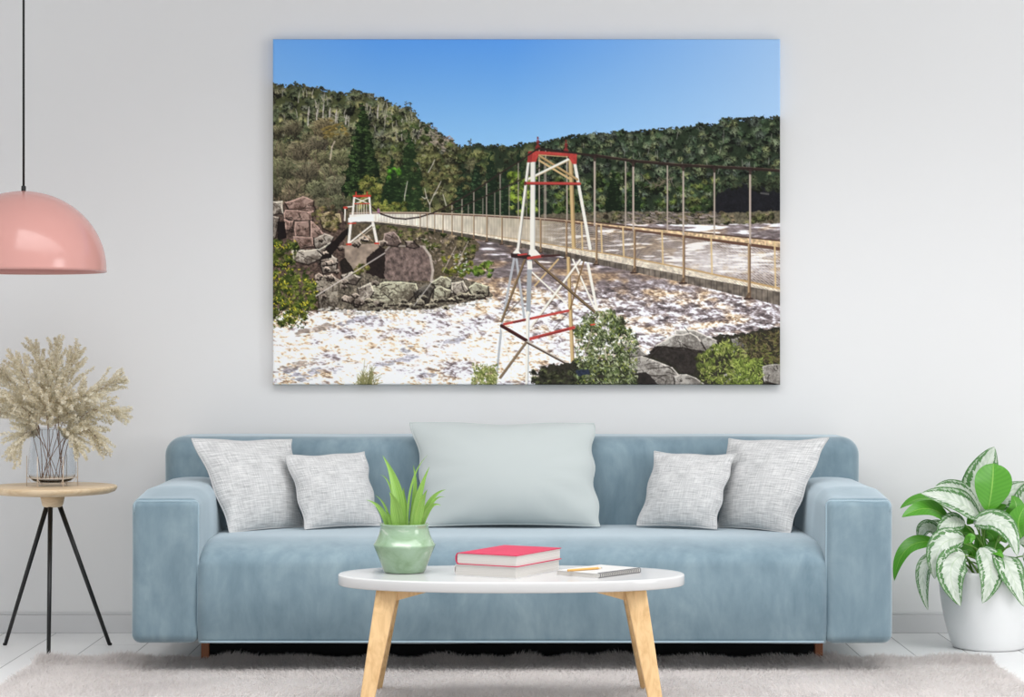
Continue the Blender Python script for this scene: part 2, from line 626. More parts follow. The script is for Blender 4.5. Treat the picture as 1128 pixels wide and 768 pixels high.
def paint(W, H):
    """paints the print: gorge, river and suspension bridge; coordinates are those of the frame (300..860, 43..424)"""
    g = np.random.default_rng(11)
    X0, Y0 = 300.5, 43.0
    sc = W / 559.0
    xx = X0 + (np.arange(W) + 0.5) / sc
    yy = Y0 + (np.arange(H) + 0.5) / sc
    X, Y = np.meshgrid(xx, yy)

    def vnoise(sx, sy, seed, oct=1, gain=0.5, XX=None, YY=None):
        XX = X if XX is None else XX; YY = Y if YY is None else YY
        tot = 0; amp = 1; norm = 0
        for o in range(oct):
            r = np.random.default_rng(seed * 31 + o)
            T = r.random((256, 256))
            u = XX / sx + 1000.37; v = YY / sy + 1000.71
            iu = np.floor(u).astype(int); iv = np.floor(v).astype(int)
            fu = u - iu; fv = v - iv
            fu = fu * fu * (3 - 2 * fu); fv = fv * fv * (3 - 2 * fv)
            a = T[iv & 255, iu & 255]; b = T[iv & 255, (iu + 1) & 255]
            c = T[(iv + 1) & 255, iu & 255]; d = T[(iv + 1) & 255, (iu + 1) & 255]
            tot = tot + amp * ((a * (1 - fu) + b * fu) * (1 - fv) + (c * (1 - fu) + d * fu) * fv)
            norm += amp; amp *= gain; sx = sx / 2; sy = sy / 2
        return tot / norm

    def gnoise(sig, seed, sy=None):
        """smooth random field, sigma in frame pixels, mean .5"""
        sy = sig if sy is None else sy
        r = np.random.default_rng(900 + seed).normal(0, 1, (H, W))
        fy = np.fft.fftfreq(H)[:, None]; fx = np.fft.fftfreq(W)[None, :]
        k = np.exp(-2 * PI ** 2 * ((fx * sig * sc) ** 2 + (fy * sy * sc) ** 2))
        r = np.real(np.fft.ifft2(np.fft.fft2(r) * k)); r = (r - r.mean()) / r.std()
        return np.clip(.5 + r * .21, 0, 1)

    f1 = gnoise(.48, 1); f2 = gnoise(.85, 2); f3 = .6 * gnoise(1.9, 3) + .4 * gnoise(1.1, 33); f4 = .6 * gnoise(5.5, 4) + .4 * gnoise(2.6, 34)
    fine = 0.5 * f1 + 0.5 * f2                       # leaf scale
    leafy = 0.35 * f1 + 0.35 * f2 + 0.3 * f3
    img = np.zeros((H, W, 3))

    def C(*c): return np.array(c, float)

    def blend(sl, m, col):
        img[sl] = img[sl] * (1 - m[..., None]) + col * m[..., None]

    def box_(x0, y0, x1, y1):
        i0 = max(0, int((y0 - Y0) * sc) - 1); i1 = min(H, int((y1 - Y0) * sc) + 2)
        j0 = max(0, int((x0 - X0) * sc) - 1); j1 = min(W, int((x1 - X0) * sc) + 2)
        if i1 <= i0 or j1 <= j0: return None
        return (slice(i0, i1), slice(j0, j1))

    def line(pts, w, col, a=1.0, w1=None):
        """antialiased polyline"""
        w1 = w if w1 is None else w1
        for (p, q) in zip(pts[:-1], pts[1:]):
            m = max(w, w1) / 2 + 1.2
            sl = box_(min(p[0], q[0]) - m, min(p[1], q[1]) - m, max(p[0], q[0]) + m, max(p[1], q[1]) + m)
            if sl is None: continue
            x = X[sl]; y = Y[sl]
            dx, dy = q[0] - p[0], q[1] - p[1]
            L = dx * dx + dy * dy + 1e-9
            t = np.clip(((x - p[0]) * dx + (y - p[1]) * dy) / L, 0, 1)
            d = np.hypot(x - p[0] - t * dx, y - p[1] - t * dy)
            hw = (w + (w1 - w) * t) / 2
            k = np.minimum(1, np.maximum(0.25, hw * 2 * sc))
            m_ = np.clip((hw - d) * sc + 0.5, 0, 1) * a
            blend(sl, np.minimum(m_, a), np.asarray(col, float))

    def polymask(pts, jag=0.0, seed=0, soft=1.0):
        P_ = np.array(pts, float)
        x0, y0 = P_.min(0) - jag - 1; x1, y1 = P_.max(0) + jag + 1
        sl = box_(x0, y0, x1, y1)
        if sl is None: return None, None
        x = X[sl]; y = Y[sl]
        if jag:
            x = x + (f3[sl] - 0.5) * jag * 2 + (f1[sl] - .5) * jag * .8; y = y + (np.roll(f3, 37, 1)[sl] - 0.5) * jag * 2 + (f2[sl] - .5) * jag * .8
        ins = np.zeros(x.shape, bool); dist = np.full(x.shape, 1e9)
        n = len(P_)
        for i in range(n):
            ax, ay = P_[i]; bx, by = P_[(i + 1) % n]
            c = (ay > y) != (by > y)
            with np.errstate(divide='ignore', invalid='ignore'):
                ins ^= c & (x < (bx - ax) * (y - ay) / (by - ay + 1e-12) + ax)
            dx, dy = bx - ax, by - ay
            t = np.clip(((x - ax) * dx + (y - ay) * dy) / (dx * dx + dy * dy + 1e-9), 0, 1)
            dist = np.minimum(dist, np.hypot(x - ax - t * dx, y - ay - t * dy))
        sd = np.where(ins, dist, -dist)
        return sl, np.clip(sd * sc / soft + 0.5, 0, 1)

    def poly(pts, col, jag=0.0, tex=0.0, soft=1.0, a=1.0):
        sl, m = polymask(pts, jag, soft=soft)
        if sl is None: return
        c = np.asarray(col, float)[None, None, :] * (1 + (leafy[sl][..., None] - 0.5) * tex)
        blend(sl, m * a, c)

    def crown(cx, cy, rx, ry, lit, dark, fluff=0.55, con=1.0, lean=-0.3):
        """a leafy clump, lit from the upper left"""
        sl = box_(cx - rx * 1.5, cy - ry * 1.5, cx + rx * 1.5, cy + ry * 1.5)
        if sl is None: return
        ox, oy = int(g.integers(0, W)), int(g.integers(0, H))
        x = (X[sl] - cx) / rx; y = (Y[sl] - cy) / ry
        fl = np.roll(np.roll(f3, ox, 1), oy, 0)[sl] if False else f3[sl]
        fn = fine[sl]
        d = np.hypot(x, y) + (fl - 0.5) * fluff * 2.0 + (fn - 0.5) * fluff * 2.0
        m = np.clip((1 - d) * 2.6, 0, 1)
        lt = np.clip(0.47 + (lean * x - 0.62 * y) * 0.75 + (fn - 0.5) * 1.7 * con + (fl - 0.5) * 1.2 * con, 0, 1)
        col = dark * (1 - lt[..., None]) + lit * lt[..., None]
        blend(sl, m, col)

    def pick(cols):
        c = C(*cols[int(g.integers(len(cols)))])
        return c * g.uniform(0.86, 1.14)

    def forest(inside, x0, x1, y0, y1, n, r, cols, dk=0.28, con=1.0, fluff=.55, asp=0.85):
        pts = []
        while len(pts) < n:
            x, y = g.uniform(x0, x1), g.uniform(y0, y1)
            if inside(x, y): pts.append((x, y))
        pts = pts[::2] + pts[1::6]
        pts.sort(key=lambda p: p[1])
        r = r * 1.12
        for x, y in pts:
            c = pick(cols) * 1.16; k = r * g.uniform(0.6, 1.35)
            crown(x, y, k, k * asp, c, c * dk, fluff, con)

    # ---- sky
    t = np.clip((Y - 43) / 118, 0, 1)[..., None]; r_ = np.clip((X - 560) / 300, 0, 1)[..., None]; l_ = np.clip((420 - X) / 120, 0, 1)[..., None]
    img[:] = C(92, 156, 240) * (1 - t) + C(140, 190, 252) * t
    img[:] = img + r_ * (C(176, 203, 252) - img) * 0.75
    img[:] = img + l_ * (C(140, 186, 250) - img) * 0.35

    ridge = np.array([(296, 92), (313, 95), (325, 93), (335, 94), (341, 98), (350, 96), (360, 99), (372, 103), (382, 103), (390, 100), (400, 102), (410, 105), (417, 110),
                      (426, 110), (432, 117), (440, 118), (447, 119), (452, 120), (457, 126), (465, 135), (478, 141), (490, 151), (500, 156), (505, 161), (515, 161), (525, 159),
                      (535, 161), (545, 159), (560, 162), (570, 159), (580, 158), (590, 158), (600, 157), (610, 153), (620, 152), (630, 150), (640, 148), (648, 147), (656, 149),
                      (666, 147), (680, 145), (700, 145), (712, 144), (725, 142), (740, 142), (755, 140), (765, 139), (775, 136), (788, 138), (794, 132), (805, 130), (815, 131),
                      (828, 130), (836, 131), (848, 130), (855, 128), (864, 128)], float)
    rid = lambda x: np.interp(x, ridge[:, 0], ridge[:, 1])
    base = np.clip((Y - rid(X) - 1.5 + (f2 - .5) * 3 + (f1 - .5) * 2) * sc, 0, 1)
    col = np.where((X < 505)[..., None], C(66, 70, 44), C(36, 46, 32)) * (0.7 + 0.6 * leafy[..., None])
    img[:] = img * (1 - base[..., None]) + col * base[..., None]

    olive = [(122, 124, 92), (104, 112, 80), (140, 138, 104), (92, 100, 72), (150, 146, 98), (120, 116, 92), (112, 114, 98), (84, 92, 68)]
    green = [(78, 92, 52), (92, 106, 58), (66, 82, 46), (108, 116, 66), (84, 94, 66)]
    dgreen = [(84, 96, 74), (70, 86, 60), (96, 106, 76), (106, 114, 90), (60, 76, 54), (80, 88, 78), (116, 122, 84), (52, 64, 50)]

    # ---- ridge tree tops
    for x in np.arange(299, 862, 1.15):
        c = pick(olive if x < 500 else dgreen) * (0.72 if x < 500 else 0.70)
        k = g.uniform(1.1, 2.6)
        crown(x, rid(x) + g.uniform(-.6, 3.2), k, k * .75, c, c * .4, 0.5, .8)
    for (x, y0, y1) in ((325, 89.5, 98), (447, 112, 130), (452, 113, 126), (457, 121, 134), (431, 113, 124), (389, 98, 106), (518, 153.5, 165), (420, 108, 116), (796, 130, 138), (830, 128, 138)):
        line([(x, y1), (x + .5, y0 + 1)], .8, C(92, 90, 80), .8)
        for k in range(15):
            t_ = g.random(); crown(x + g.normal(0, .6 + 2.0 * t_), y0 + (y1 - y0) * t_ * .8, g.uniform(.7, 1.6), g.uniform(.6, 1.1), C(74, 80, 66), C(44, 50, 42), .4, .8)

    # ---- left hillside, far trees, pale trunks
    forest(lambda x, y: y > rid(x) + 2, 298, 505, 92, 190, 700, 5.4, olive, .17, 1.2)
    for i in range(46):
        x = g.uniform(304, 470); y = rid(x) + g.uniform(10, 38)
        if y > 175: continue
        h = g.uniform(5, 14); c = C(176, 168, 156) * g.uniform(.8, 1.15)
        line([(x, y), (x + g.normal(0, .6), y - h * .5), (x + g.normal(0, 1.4), y - h)], g.uniform(.7, 1.3), c, .8, .5)
        if g.random() < .5: line([(x, y - h * .5), (x + g.normal(0, 3), y - h * .9)], .7, c, .7)
    for (x, y, h) in ((339.5, 138, 20), (349, 132, 11), (356, 130, 14), (370, 135, 14), (363, 131, 12), (416, 130, 14), (381, 137, 10)):
        line([(x, y), (x + .3, y - h * .6), (x + 1.2, y - h)], 1.5, C(196, 188, 180), .9, .8)
    # bare rocky slope
    for i in range(150):
        x = g.uniform(462, 500); y = 147 + (x - 462) * .36 + g.normal(0, 5)
        line([(x, y), (x + g.uniform(1, 3), y + g.uniform(-.5, 1.6))], g.uniform(.8, 1.6), C(166, 150, 136) * g.uniform(.75, 1.1), .75)
    forest(lambda x, y: y > rid(x) + 5, 428, 505, 128, 170, 70, 3.4, green, .3)
    # ---- valley trees in the middle
    forest(lambda x, y: y > rid(x) + 3, 500, 612, 160, 236, 260, 5.5, [(86, 92, 62), (72, 84, 54), (102, 106, 72), (60, 72, 46)], .25)
    forest(lambda x, y: True, 410, 545, 165, 236, 330, 6.0, [(106, 108, 66), (88, 96, 56), (120, 118, 76), (74, 84, 48), (100, 98, 72)], .22)

    def pine(cx, y0, y1, hw, lit, dark, n=130, ragged=.5):
        poly([(cx, y0), (cx + hw * .40, y0 + (y1 - y0) * .4), (cx + hw * .8, y1 - 6), (cx + hw * .6, y1), (cx - hw * .7, y1), (cx - hw * .8, y1 - 8), (cx - hw * .40, y0 + (y1 - y0) * .42)], dark, 3.0, .9)
        b_ = []
        for i in range(n):
            t = g.random() ** .6
            b_.append((t, 1 if g.random() < .5 else -1, g.random()))
        b_.sort()
        for t, s_, q in b_:
            tier = .78 + .22 * math.sin(t * 38 + s_)
            y = y0 + 1 + (y1 - y0) * t; w = hw * (0.06 + t * .92) * tier
            x = cx + s_ * w * (q ** .6)
            c = lit * g.uniform(.55, 1.2) * (1.08 - .25 * s_ * q)
            kx = g.uniform(1.6, 3.6) * (hw / 26) ** .5 + .5
            crown(x, y - q * 1.5, kx, kx * g.uniform(.32, .55), c, dark, .75, 1.2, -.2)
    pine(452, 143, 232, 22, C(70, 94, 48), C(30, 44, 24), 120)
    pine(432, 170, 232, 16, C(58, 84, 42), C(24, 38, 20), 70)
    for (cx, y0, hw) in ((541, 165, 13), (525, 178, 15), (510, 186, 14), (572, 160, 11), (556, 182, 12), (590, 166, 9), (600, 160, 10)):
        pine(cx, y0, 236, hw, C(60, 82, 52), C(22, 34, 22), 70)
    # tall gums with white limbs
    gum = [(126, 124, 76), (112, 114, 68), (140, 132, 84)]
    for i in range(90):
        x, y = 482 + g.normal(0, 13), 196 + g.normal(0, 15)
        c = pick(gum); k = g.uniform(2.5, 5); crown(x, y, k, k * .7, c, c * .3, .7)
    for p in ([(474, 236), (473.5, 225), (470, 218), (468, 208)], [(473.5, 225), (478, 215), (483, 206), (486, 200)], [(470, 218), (468, 219), (465, 217)],
              [(478, 215), (482, 212)], [(472, 190), (477, 181), (479, 176)], [(445, 232), (446, 216), (449, 200)], [(492, 228), (488, 214)]):
        line(p, 1.2, C(200, 192, 178), .8, .8)
    # bright bush behind the bridge
    forest(lambda x, y: True, 560, 592, 192, 238, 60, 4, [(132, 152, 56), (110, 136, 48), (150, 166, 74)], .35)
    forest(lambda x, y: True, 428, 440, 186, 198, 9, 3, [(84, 140, 40)], .4)
    # ---- right hill
    forest(lambda x, y: y > rid(x) + 2, 598, 862, 132, 236, 1000, 5.0, dgreen, .16, 1.25)
    for i in range(26):
        x = g.uniform(640, 856); y = rid(x) + g.uniform(12, 60)
        line([(x, y), (x + g.normal(0, .8), y - g.uniform(4, 9))], .8, C(150, 146, 140), .6)
    forest(lambda x, y: y > 190 + abs(x - 690) * .1, 610, 790, 190, 236, 150, 4.6, [(92, 106, 52), (70, 92, 44), (104, 110, 62), (56, 74, 40)], .2)
    pine(698, 196, 238, 12, C(60, 84, 50), C(20, 32, 20), 60); pine(676, 186, 234, 12, C(46, 66, 36), C(16, 26, 14), 50)
    # dark rock overhang in the shade at the far right
    poly([(790, 216), (804, 208), (818, 203), (836, 206), (862, 208), (862, 240), (782, 240)], C(24, 24, 28), 3.5, .7, 2)
    forest(lambda x, y: True, 792, 862, 194, 212, 40, 4, [(66, 74, 52), (52, 62, 44)], .25)
    line([(838, 213), (846, 214)], 2, C(92, 90, 88), .8)
    for i in range(14):
        line([(725 + g.normal(0, 8), 190 + g.uniform(0, 14)), (725 + g.normal(0, 8), 202 + g.uniform(0, 8))], 1, C(120, 104, 92), .5)
    # far bank
    poly([(596, 236), (690, 233), (790, 235), (862, 232), (862, 252), (596, 252)], C(92, 86, 70), 1.5, .9)
    forest(lambda x, y: True, 640, 862, 236, 246, 130, 3.2, [(112, 108, 76), (94, 96, 60), (120, 104, 82)], .3)
    for i in range(160):
        x = g.uniform(680, 790); y = g.uniform(233, 246)
        line([(x, y), (x + g.uniform(2, 6), y + g.uniform(-.4, 2))], g.uniform(.7, 1.5), C(160, 146, 140) * g.uniform(.35, 1.1), .8)

    # ---- river
    yb = np.interp(X[0], [296, 350, 420, 480, 500, 545, 600, 640, 700, 780, 862], [335, 338, 343, 320, 258, 250, 247, 245, 246, 247, 246])
    dep = np.clip((Y - 245) / 180, 0, 1)
    wx = X + (vnoise(26, 14, 21, 2) - .5) * 26; wy = Y + (vnoise(22, 12, 22, 2) - .5) * 16
    big = vnoise(46, 18, 23, 3, XX=wx, YY=wy - 0.12 * X)
    n1 = vnoise(16, 5.5, 24, 4, .6, XX=wx, YY=wy - .1 * X)
    n2 = vnoise(7, 3.4, 25, 3, .6, XX=wx, YY=wy - .1 * X)
    rg = 1 - np.abs(vnoise(15, 6.5, 26, 3, .6, XX=wx, YY=wy - .1 * X) - .5) * 4.2
    rg2 = 1 - np.abs(vnoise(8, 3.6, 27, 2, .6, XX=wx, YY=wy) - .5) * 4.2
    # how much foam: white on the left, darker water on the right and far away
    g1 = gnoise(1.9, 61, .75); g2 = gnoise(.9, 62, .5); g3 = gnoise(4.2, 63, 1.3); g4 = gnoise(12, 64, 3.0)
    cw = (g1 - .5) * 7; ch = (g3 - .5) * 6
    r3 = 1 - np.abs(vnoise(6.5, 3.0, 65, 2, .6, XX=X + cw * 1.2 + ch * 2, YY=Y - .12 * X + ch) - .5) * 5
    r4 = 1 - np.abs(vnoise(11, 5.0, 66, 3, .6, XX=X + ch * 3, YY=Y - .12 * X + ch * 1.6) - .5) * 4.5
    fo = np.interp(Y, [246, 285, 312, 345, 424], [0.14, 0.16, 0.42, 0.66, 0.72])
    lf = np.clip((560 - X) / 160, 0, 1)
    fo = fo + lf * np.interp(Y, [335, 380], [.02, .08])
    fo = fo - np.clip((X - 620) / 240, 0, 1) * np.interp(Y, [300, 350], [0.04, 0.32])
    fo = fo + np.exp(-((X - 800) / 75) ** 2 - ((Y - 286) / 20) ** 2) * .62 - np.exp(-((X - 700) / 60) ** 2 - ((Y - 335) / 26) ** 2) * .12
    fo = fo + np.clip((X - 640) / 90, 0, 1) * np.clip((262 - Y) / 10, 0, 1) * .26
    lowf = np.clip((Y - 300) / 30, 0, 1) * .7 + .3
    v = fo + ((g4 - .5) * .34 + (g3 - .5) * .42 + (g1 - .5) * .62 + (g2 - .5) * .48) * lowf + np.clip(r3, -.1, 1) * .30 * lowf + np.clip(r4, -.1, 1) * .26 * lowf - .16 - lf * .03 * np.clip((Y - 335) / 20, 0, 1)
    v = v + (np.clip(gnoise(8, 71, .9) - .60, 0, 1) * 2.4 + np.clip(gnoise(3.5, 72, .6) - .60, 0, 1) * 1.6) * np.clip((306 - Y) / 20, 0, 1)
    stops = np.array([-.2, .10, .30, .48, .64, .82, 1.0])
    warm = np.array([(74, 60, 52), (104, 86, 76), (148, 124, 104), (192, 164, 132), (228, 208, 182), (248, 241, 230), (255, 254, 252)], float)
    cool = np.array([(66, 60, 62), (98, 88, 88), (126, 114, 114), (162, 150, 152), (206, 200, 206), (242, 240, 245), (254, 253, 255)], float)
    hue = np.clip(lf * .22 + (g4 - .5) * 2.2 + (gnoise(4, 67, 2) - .5) * 1.8 + .60 - np.clip((X - 580) / 160, 0, 1) * .55 + np.clip((Y - 330) / 90, 0, 1) * .15 - np.clip((306 - Y) / 20, 0, 1) * .5, 0, 1)
    wc = np.stack([np.interp(v, stops, warm[:, k]) * hue + np.interp(v, stops, cool[:, k]) * (1 - hue) for k in range(3)], -1)
    m = np.clip((Y - yb[None, :] + (f3 - .5) * 3) * sc * .6, 0, 1)
    img[:] = img * (1 - m[..., None]) + wc * m[..., None]
    # dark swells
    for (x, y, l_, th_) in ((350, 363, 46, 3), (395, 352, 40, 2.4), (322, 405, 40, 4), (345, 412, 44, 5), (452, 384, 22, 3), (436, 398, 34, 3.4), (500, 376, 24, 2.6), (318, 410, 26, 5), (470, 414, 18, 3)):
        sl = box_(x - l_, y - 14, x + l_, y + 14)
        dx = (X[sl] - x) / l_ * 2; dy = (Y[sl] - y + .22 * (X[sl] - x)) / th_
        k = np.clip(1.1 - dx ** 2 - dy ** 2 + (g1[sl] - .5) * 3.4 + (g3[sl] - .5) * 2.4, 0, 1) * .72
        blend(sl, k, (C(128, 108, 94) if y % 2 else C(142, 138, 148))[None, None] * (.6 + .8 * g2[sl][..., None]))

    # ---- left bank: scrub, then rock
    poly([(296, 214), (340, 214), (380, 220), (420, 236), (470, 243), (516, 258), (530, 270), (512, 300), (478, 312), (430, 316), (296, 330)], C(86, 76, 60), 2.5, 1.1)
    forest(lambda x, y: y < 262 + (x - 440) * .35, 412, 522, 240, 300, 170, 3.6, [(112, 116, 56), (88, 98, 48), (140, 128, 92), (150, 132, 108), (78, 92, 40)], .28)
    for i in range(110):
        x = g.uniform(440, 512); y = g.uniform(262, 300)
        line([(x, y), (x + g.uniform(-2, 3), y + g.uniform(-2, 2))], g.uniform(.7, 1.8), C(184, 166, 150) * g.uniform(.5, 1.05), .8)
    forest(lambda x, y: True, 486, 520, 282, 306, 46, 3, [(124, 128, 46), (100, 112, 40), (150, 132, 60)], .35)
    forest(lambda x, y: True, 508, 542, 290, 304, 40, 3, [(96, 124, 44), (120, 140, 56)], .35)
    for i in range(40):
        x = g.uniform(498, 516); y = g.uniform(276, 302)
        line([(x, y), (x + g.uniform(.4, 2), y - g.uniform(-.6, 1.2))], g.uniform(.7, 1.2), C(226, 222, 226), .6)
    line([(488, 300), (493, 290), (502, 272)], 1, C(176, 162, 148), .8)
    line([(505, 292), (509, 280), (516, 266)], .9, C(176, 162, 148), .8)

    rkn = .7 * gnoise(3.2, 81, 2.2) + .3 * gnoise(1.2, 82)

    def rock(pts, lit, dark, jag=1.3, crack=3, rim=True):
        sl, m = polymask(pts, jag)
        if sl is None: return
        P_ = np.array(pts, float); c = P_.mean(0); s = np.maximum(P_.max(0) - P_.min(0), 1)
        x = (X[sl] - c[0]) / s[0]; y = (Y[sl] - c[1]) / s[1]
        lt = np.clip(.55 - .55 * y - .2 * x + (f4[sl] - .5) * 1.2 + (f3[sl] - .5) * .8 + (fine[sl] - .5) * 1.2, 0, 1)
        crk = np.abs(rkn[sl] - .5) < .02 + .02 * (f4[sl] > .55)
        lt = np.where(crk, lt * .25, np.clip(lt + (rkn[sl] > .5) * .22 - .08, 0, 1))
        blend(sl, m, dark * (1 - lt[..., None]) + lit * lt[..., None])
        P2 = [tuple(p) for p in P_]
        for a_, b_ in zip(P2, P2[1:] + P2[:1]):
            mid = ((a_[0] + b_[0]) / 2 + g.normal(0, .8), (a_[1] + b_[1]) / 2 + g.normal(0, .8))
            up = (a_[1] + b_[1]) / 2 < c[1]
            if up and rim: line([a_, mid, b_], 1.4, np.minimum(lit * 1.3, 235), .75)
            else: line([a_, mid, b_], 1.7, C(26, 20, 18), .75)
        for k in range(crack):
            p = c + (g.random(2) - .5) * s * .7
            q = p + g.normal(0, 1, 2) * s * .22
            line([tuple(p), tuple((p + q) / 2 + g.normal(0, 1, 2)), tuple(q)], g.uniform(.6, 1.3), C(32, 26, 22), .7)

    pk, pd = C(164, 138, 126), C(84, 64, 56)
    gy, gd = C(184, 174, 160), C(84, 74, 66)
    poly([(296, 222), (380, 232), (384, 330), (350, 344), (296, 340)], C(84, 68, 60), 2, 1.6)
    # mid trees at the left, in front of the hill
    def cas(cx, cy, r, base, n=None):
        """soft feathery tree: rounded mass with fine upward strokes"""
        base = C(*base)
        crown(cx, cy + r * .12, r * 1.05, r, base * .80, base * .30, .45, .9)
        n = int(r * r * 1.1) if n is None else n
        P_ = []
        for i in range(n):
            a = g.uniform(0, 2 * PI); q = math.sqrt(g.random()) * r
            P_.append((cx + math.cos(a) * q, cy + math.sin(a) * q * .92, q / r))
        P_.sort(key=lambda p: p[1])
        for x, y, q in P_:
            ly = (y - cy) / r; lx = (x - cx) / r
            k = .92 - .42 * ly - .16 * lx + g.normal(0, .16)
            a = math.atan2(-(y - cy) - r * .7, (x - cx)) + g.normal(0, .5)
            L_ = g.uniform(1.2, 3.6)
            line([(x, y), (x + math.cos(a) * L_, y + math.sin(a) * L_)], g.uniform(.6, 1.1), base * max(.3, k), .6)
    for c_ in ((306, 146, 9, (116, 110, 82)), (322, 142, 11, (112, 104, 80)), (340, 152, 8, (118, 114, 84)), (358, 142, 14, (128, 116, 86)), (374, 154, 13, (124, 118, 84)), (350, 160, 12, (108, 100, 80)),
               (308, 166, 13, (124, 120, 88)), (330, 168, 14, (122, 112, 88)), (352, 176, 12, (122, 118, 86)), (376, 176, 13, (116, 116, 82)), (312, 186, 15, (118, 116, 86)), (338, 190, 16, (112, 104, 82)),
               (364, 192, 13, (124, 120, 90)), (382, 190, 9, (118, 120, 84)), (304, 206, 13, (114, 112, 84)), (326, 208, 13, (120, 112, 86)), (350, 210, 13, (112, 112, 84)), (372, 206, 14, (118, 116, 90)),
               (356, 226, 9, (108, 104, 80)), (374, 224, 11, (104, 106, 78)), (318, 216, 8, (124, 112, 88)), (336, 220, 8, (118, 108, 84))):
        cas(*c_)
    for i in range(34): crown(356 + g.uniform(0, 26), 136 + i * .45 + g.normal(0, 2), 2.6, 1.5, C(176, 150, 80) * g.uniform(.8, 1.1), C(90, 80, 46), .7)
    for i in range(22):
        x, y = g.uniform(304, 385), g.uniform(165, 225)
        line([(x, y), (x + g.normal(0, 2), y - 7), (x + g.normal(0, 4), y - 13)], .8, C(104, 84, 72), .55)
    line([(364, 176), (366, 162), (369, 156)], 1.6, C(206, 190, 170), .7)
    # the dark pine
    pine(400, 114, 218, 27, C(68, 90, 46), C(16, 25, 14), 420)
    forest(lambda x, y: abs(x - 408) < (y - 192) * .6 + 3, 394, 432, 196, 236, 70, 4.2, [(128, 130, 62), (106, 116, 52), (144, 142, 76)], .3)
    forest(lambda x, y: True, 420, 446, 224, 236, 24, 3.6, [(128, 128, 60), (98, 108, 50)], .3)
    # rock faces
    rock([(300, 222), (311, 222), (312, 236), (300, 238)], gy, gd)
    rock([(314, 224), (334, 217), (346, 222), (348, 231), (340, 234), (318, 231)], pk, pd)
    rock([(315, 232), (340, 234), (347, 232), (345, 243), (322, 243), (314, 240)], pk, pd)
    rock([(314, 242), (324, 244), (322, 256), (315, 254)], pk, pd)
    rock([(326, 245), (341, 244), (342, 262), (326, 260)], pk * .95, pd)
    rock([(343, 244), (352, 252), (358, 258), (350, 264), (343, 262)], pk, pd)
    rock([(300, 238), (308, 240), (304, 262), (300, 264)], gy * .9, gd)
    poly([(306, 244), (314, 244), (316, 262), (306, 266)], C(22, 16, 16), 1, .5)
    rock([(324, 261), (344, 262), (346, 272), (330, 275), (325, 272)], pk * .9, pd)
    rock([(346, 264), (358, 258), (368, 262), (360, 274), (348, 274)], gy * .9, gd)
    rock([(352, 240), (362, 234), (374, 236), (376, 246), (364, 256), (356, 252)], C(160, 146, 112), C(80, 66, 46))
    forest(lambda x, y: True, 344, 378, 228, 254, 36, 3, [(122, 116, 70), (104, 96, 62), (146, 122, 88)], .3)
    rock([(322, 276), (350, 275), (356, 284), (340, 292), (324, 288)], gy, gd)
    rock([(350, 276), (364, 268), (372, 272), (362, 286)], gy * 1.02, gd)
    rock([(352, 290), (364, 280), (372, 286), (370, 300), (356, 302)], gy, gd)
    rock([(346, 312), (358, 304), (376, 310), (394, 322), (396, 334), (380, 342), (352, 342)], C(164, 154, 138), C(64, 56, 48), crack=7)
    poly([(360, 272), (384, 250), (386, 256), (362, 286), (350, 292)], C(26, 20, 18), 1.2, .5)
    # block under the far tower
    sl, m = polymask([(380, 271), (414, 268), (421, 271), (408, 284), (402, 300), (380, 297)], .6)
    blend(sl, m, C(160, 142, 126) * (.72 + .55 * f3[sl][..., None]) * (1 - .12 * (f4[sl][..., None])))
    poly([(404, 284), (418, 272), (425, 274), (424, 313), (404, 308)], C(34, 26, 24), 1, .7)
    poly([(374, 288), (380, 284), (392, 300), (376, 302)], C(34, 28, 24), 1, .7)
    # the square boulder
    sl, m = polymask([(424, 277), (428, 273), (466, 272), (473, 280), (476, 300), (474, 310), (424, 309)], 1.0)
    tx = vnoise(3, 4, 41, 3, .7)
    blend(sl, m, C(108, 92, 86) * (.45 + 1.1 * tx[sl][..., None]))
    line([(425, 276), (430, 271), (466, 271.5)], 1.8, C(160, 148, 140), .85)
    line([(467, 272), (474, 282), (477, 298), (475, 311)], 2.6, C(190, 178, 166), .85)
    rock([(424, 258), (434, 256), (442, 268), (438, 272), (424, 270)], C(150, 132, 124), C(80, 66, 60))
    rock([(446, 266), (456, 266), (462, 272), (448, 272)], C(150, 136, 126), C(80, 66, 60))
    # low rocks by the water
    poly([(372, 312), (400, 300), (424, 308), (476, 312), (500, 304), (530, 312), (544, 326), (520, 332), (470, 342), (400, 343), (372, 340)], C(96, 88, 76), 1.5, 1.9)
    gl, gk = C(184, 180, 156), C(84, 76, 64)
    rock([(410, 316), (424, 311), (458, 313), (460, 322), (446, 336), (416, 338), (408, 328)], gl, gk, crack=6)
    rock([(394, 318), (408, 312), (412, 322), (404, 334), (394, 332)], gy, gd)
    rock([(376, 304), (388, 300), (398, 306), (392, 314), (378, 312)], gy, gd)
    rock([(474, 312), (486, 305), (498, 310), (496, 318), (480, 318)], gl, gk)
    rock([(478, 320), (486, 316), (498, 320), (494, 332), (476, 336)], gl * .95, gk)
    rock([(498, 312), (510, 310), (516, 320), (508, 328), (498, 322)], gy, gd)
    rock([(516, 318), (524, 312), (538, 316), (538, 326), (522, 330)], gl, gk)
    rock([(456, 322), (470, 314), (478, 318), (472, 334), (460, 336)], C(96, 90, 82), C(30, 26, 24))
    forest(lambda x, y: True, 390, 406, 290, 308, 22, 3, [(132, 122, 66), (104, 108, 50)], .4)
    for i in range(150):
        x = g.uniform(352, 540); y = np.interp(x, [352, 400, 470, 540], [340, 344, 342, 330]) + g.normal(0.6, 1.5)
        k = g.uniform(.8, 2.2); c = C(246, 238, 226) * g.uniform(.75, 1); crown(x, y, k * 1.5, k * .55, c, c * .8, .7)
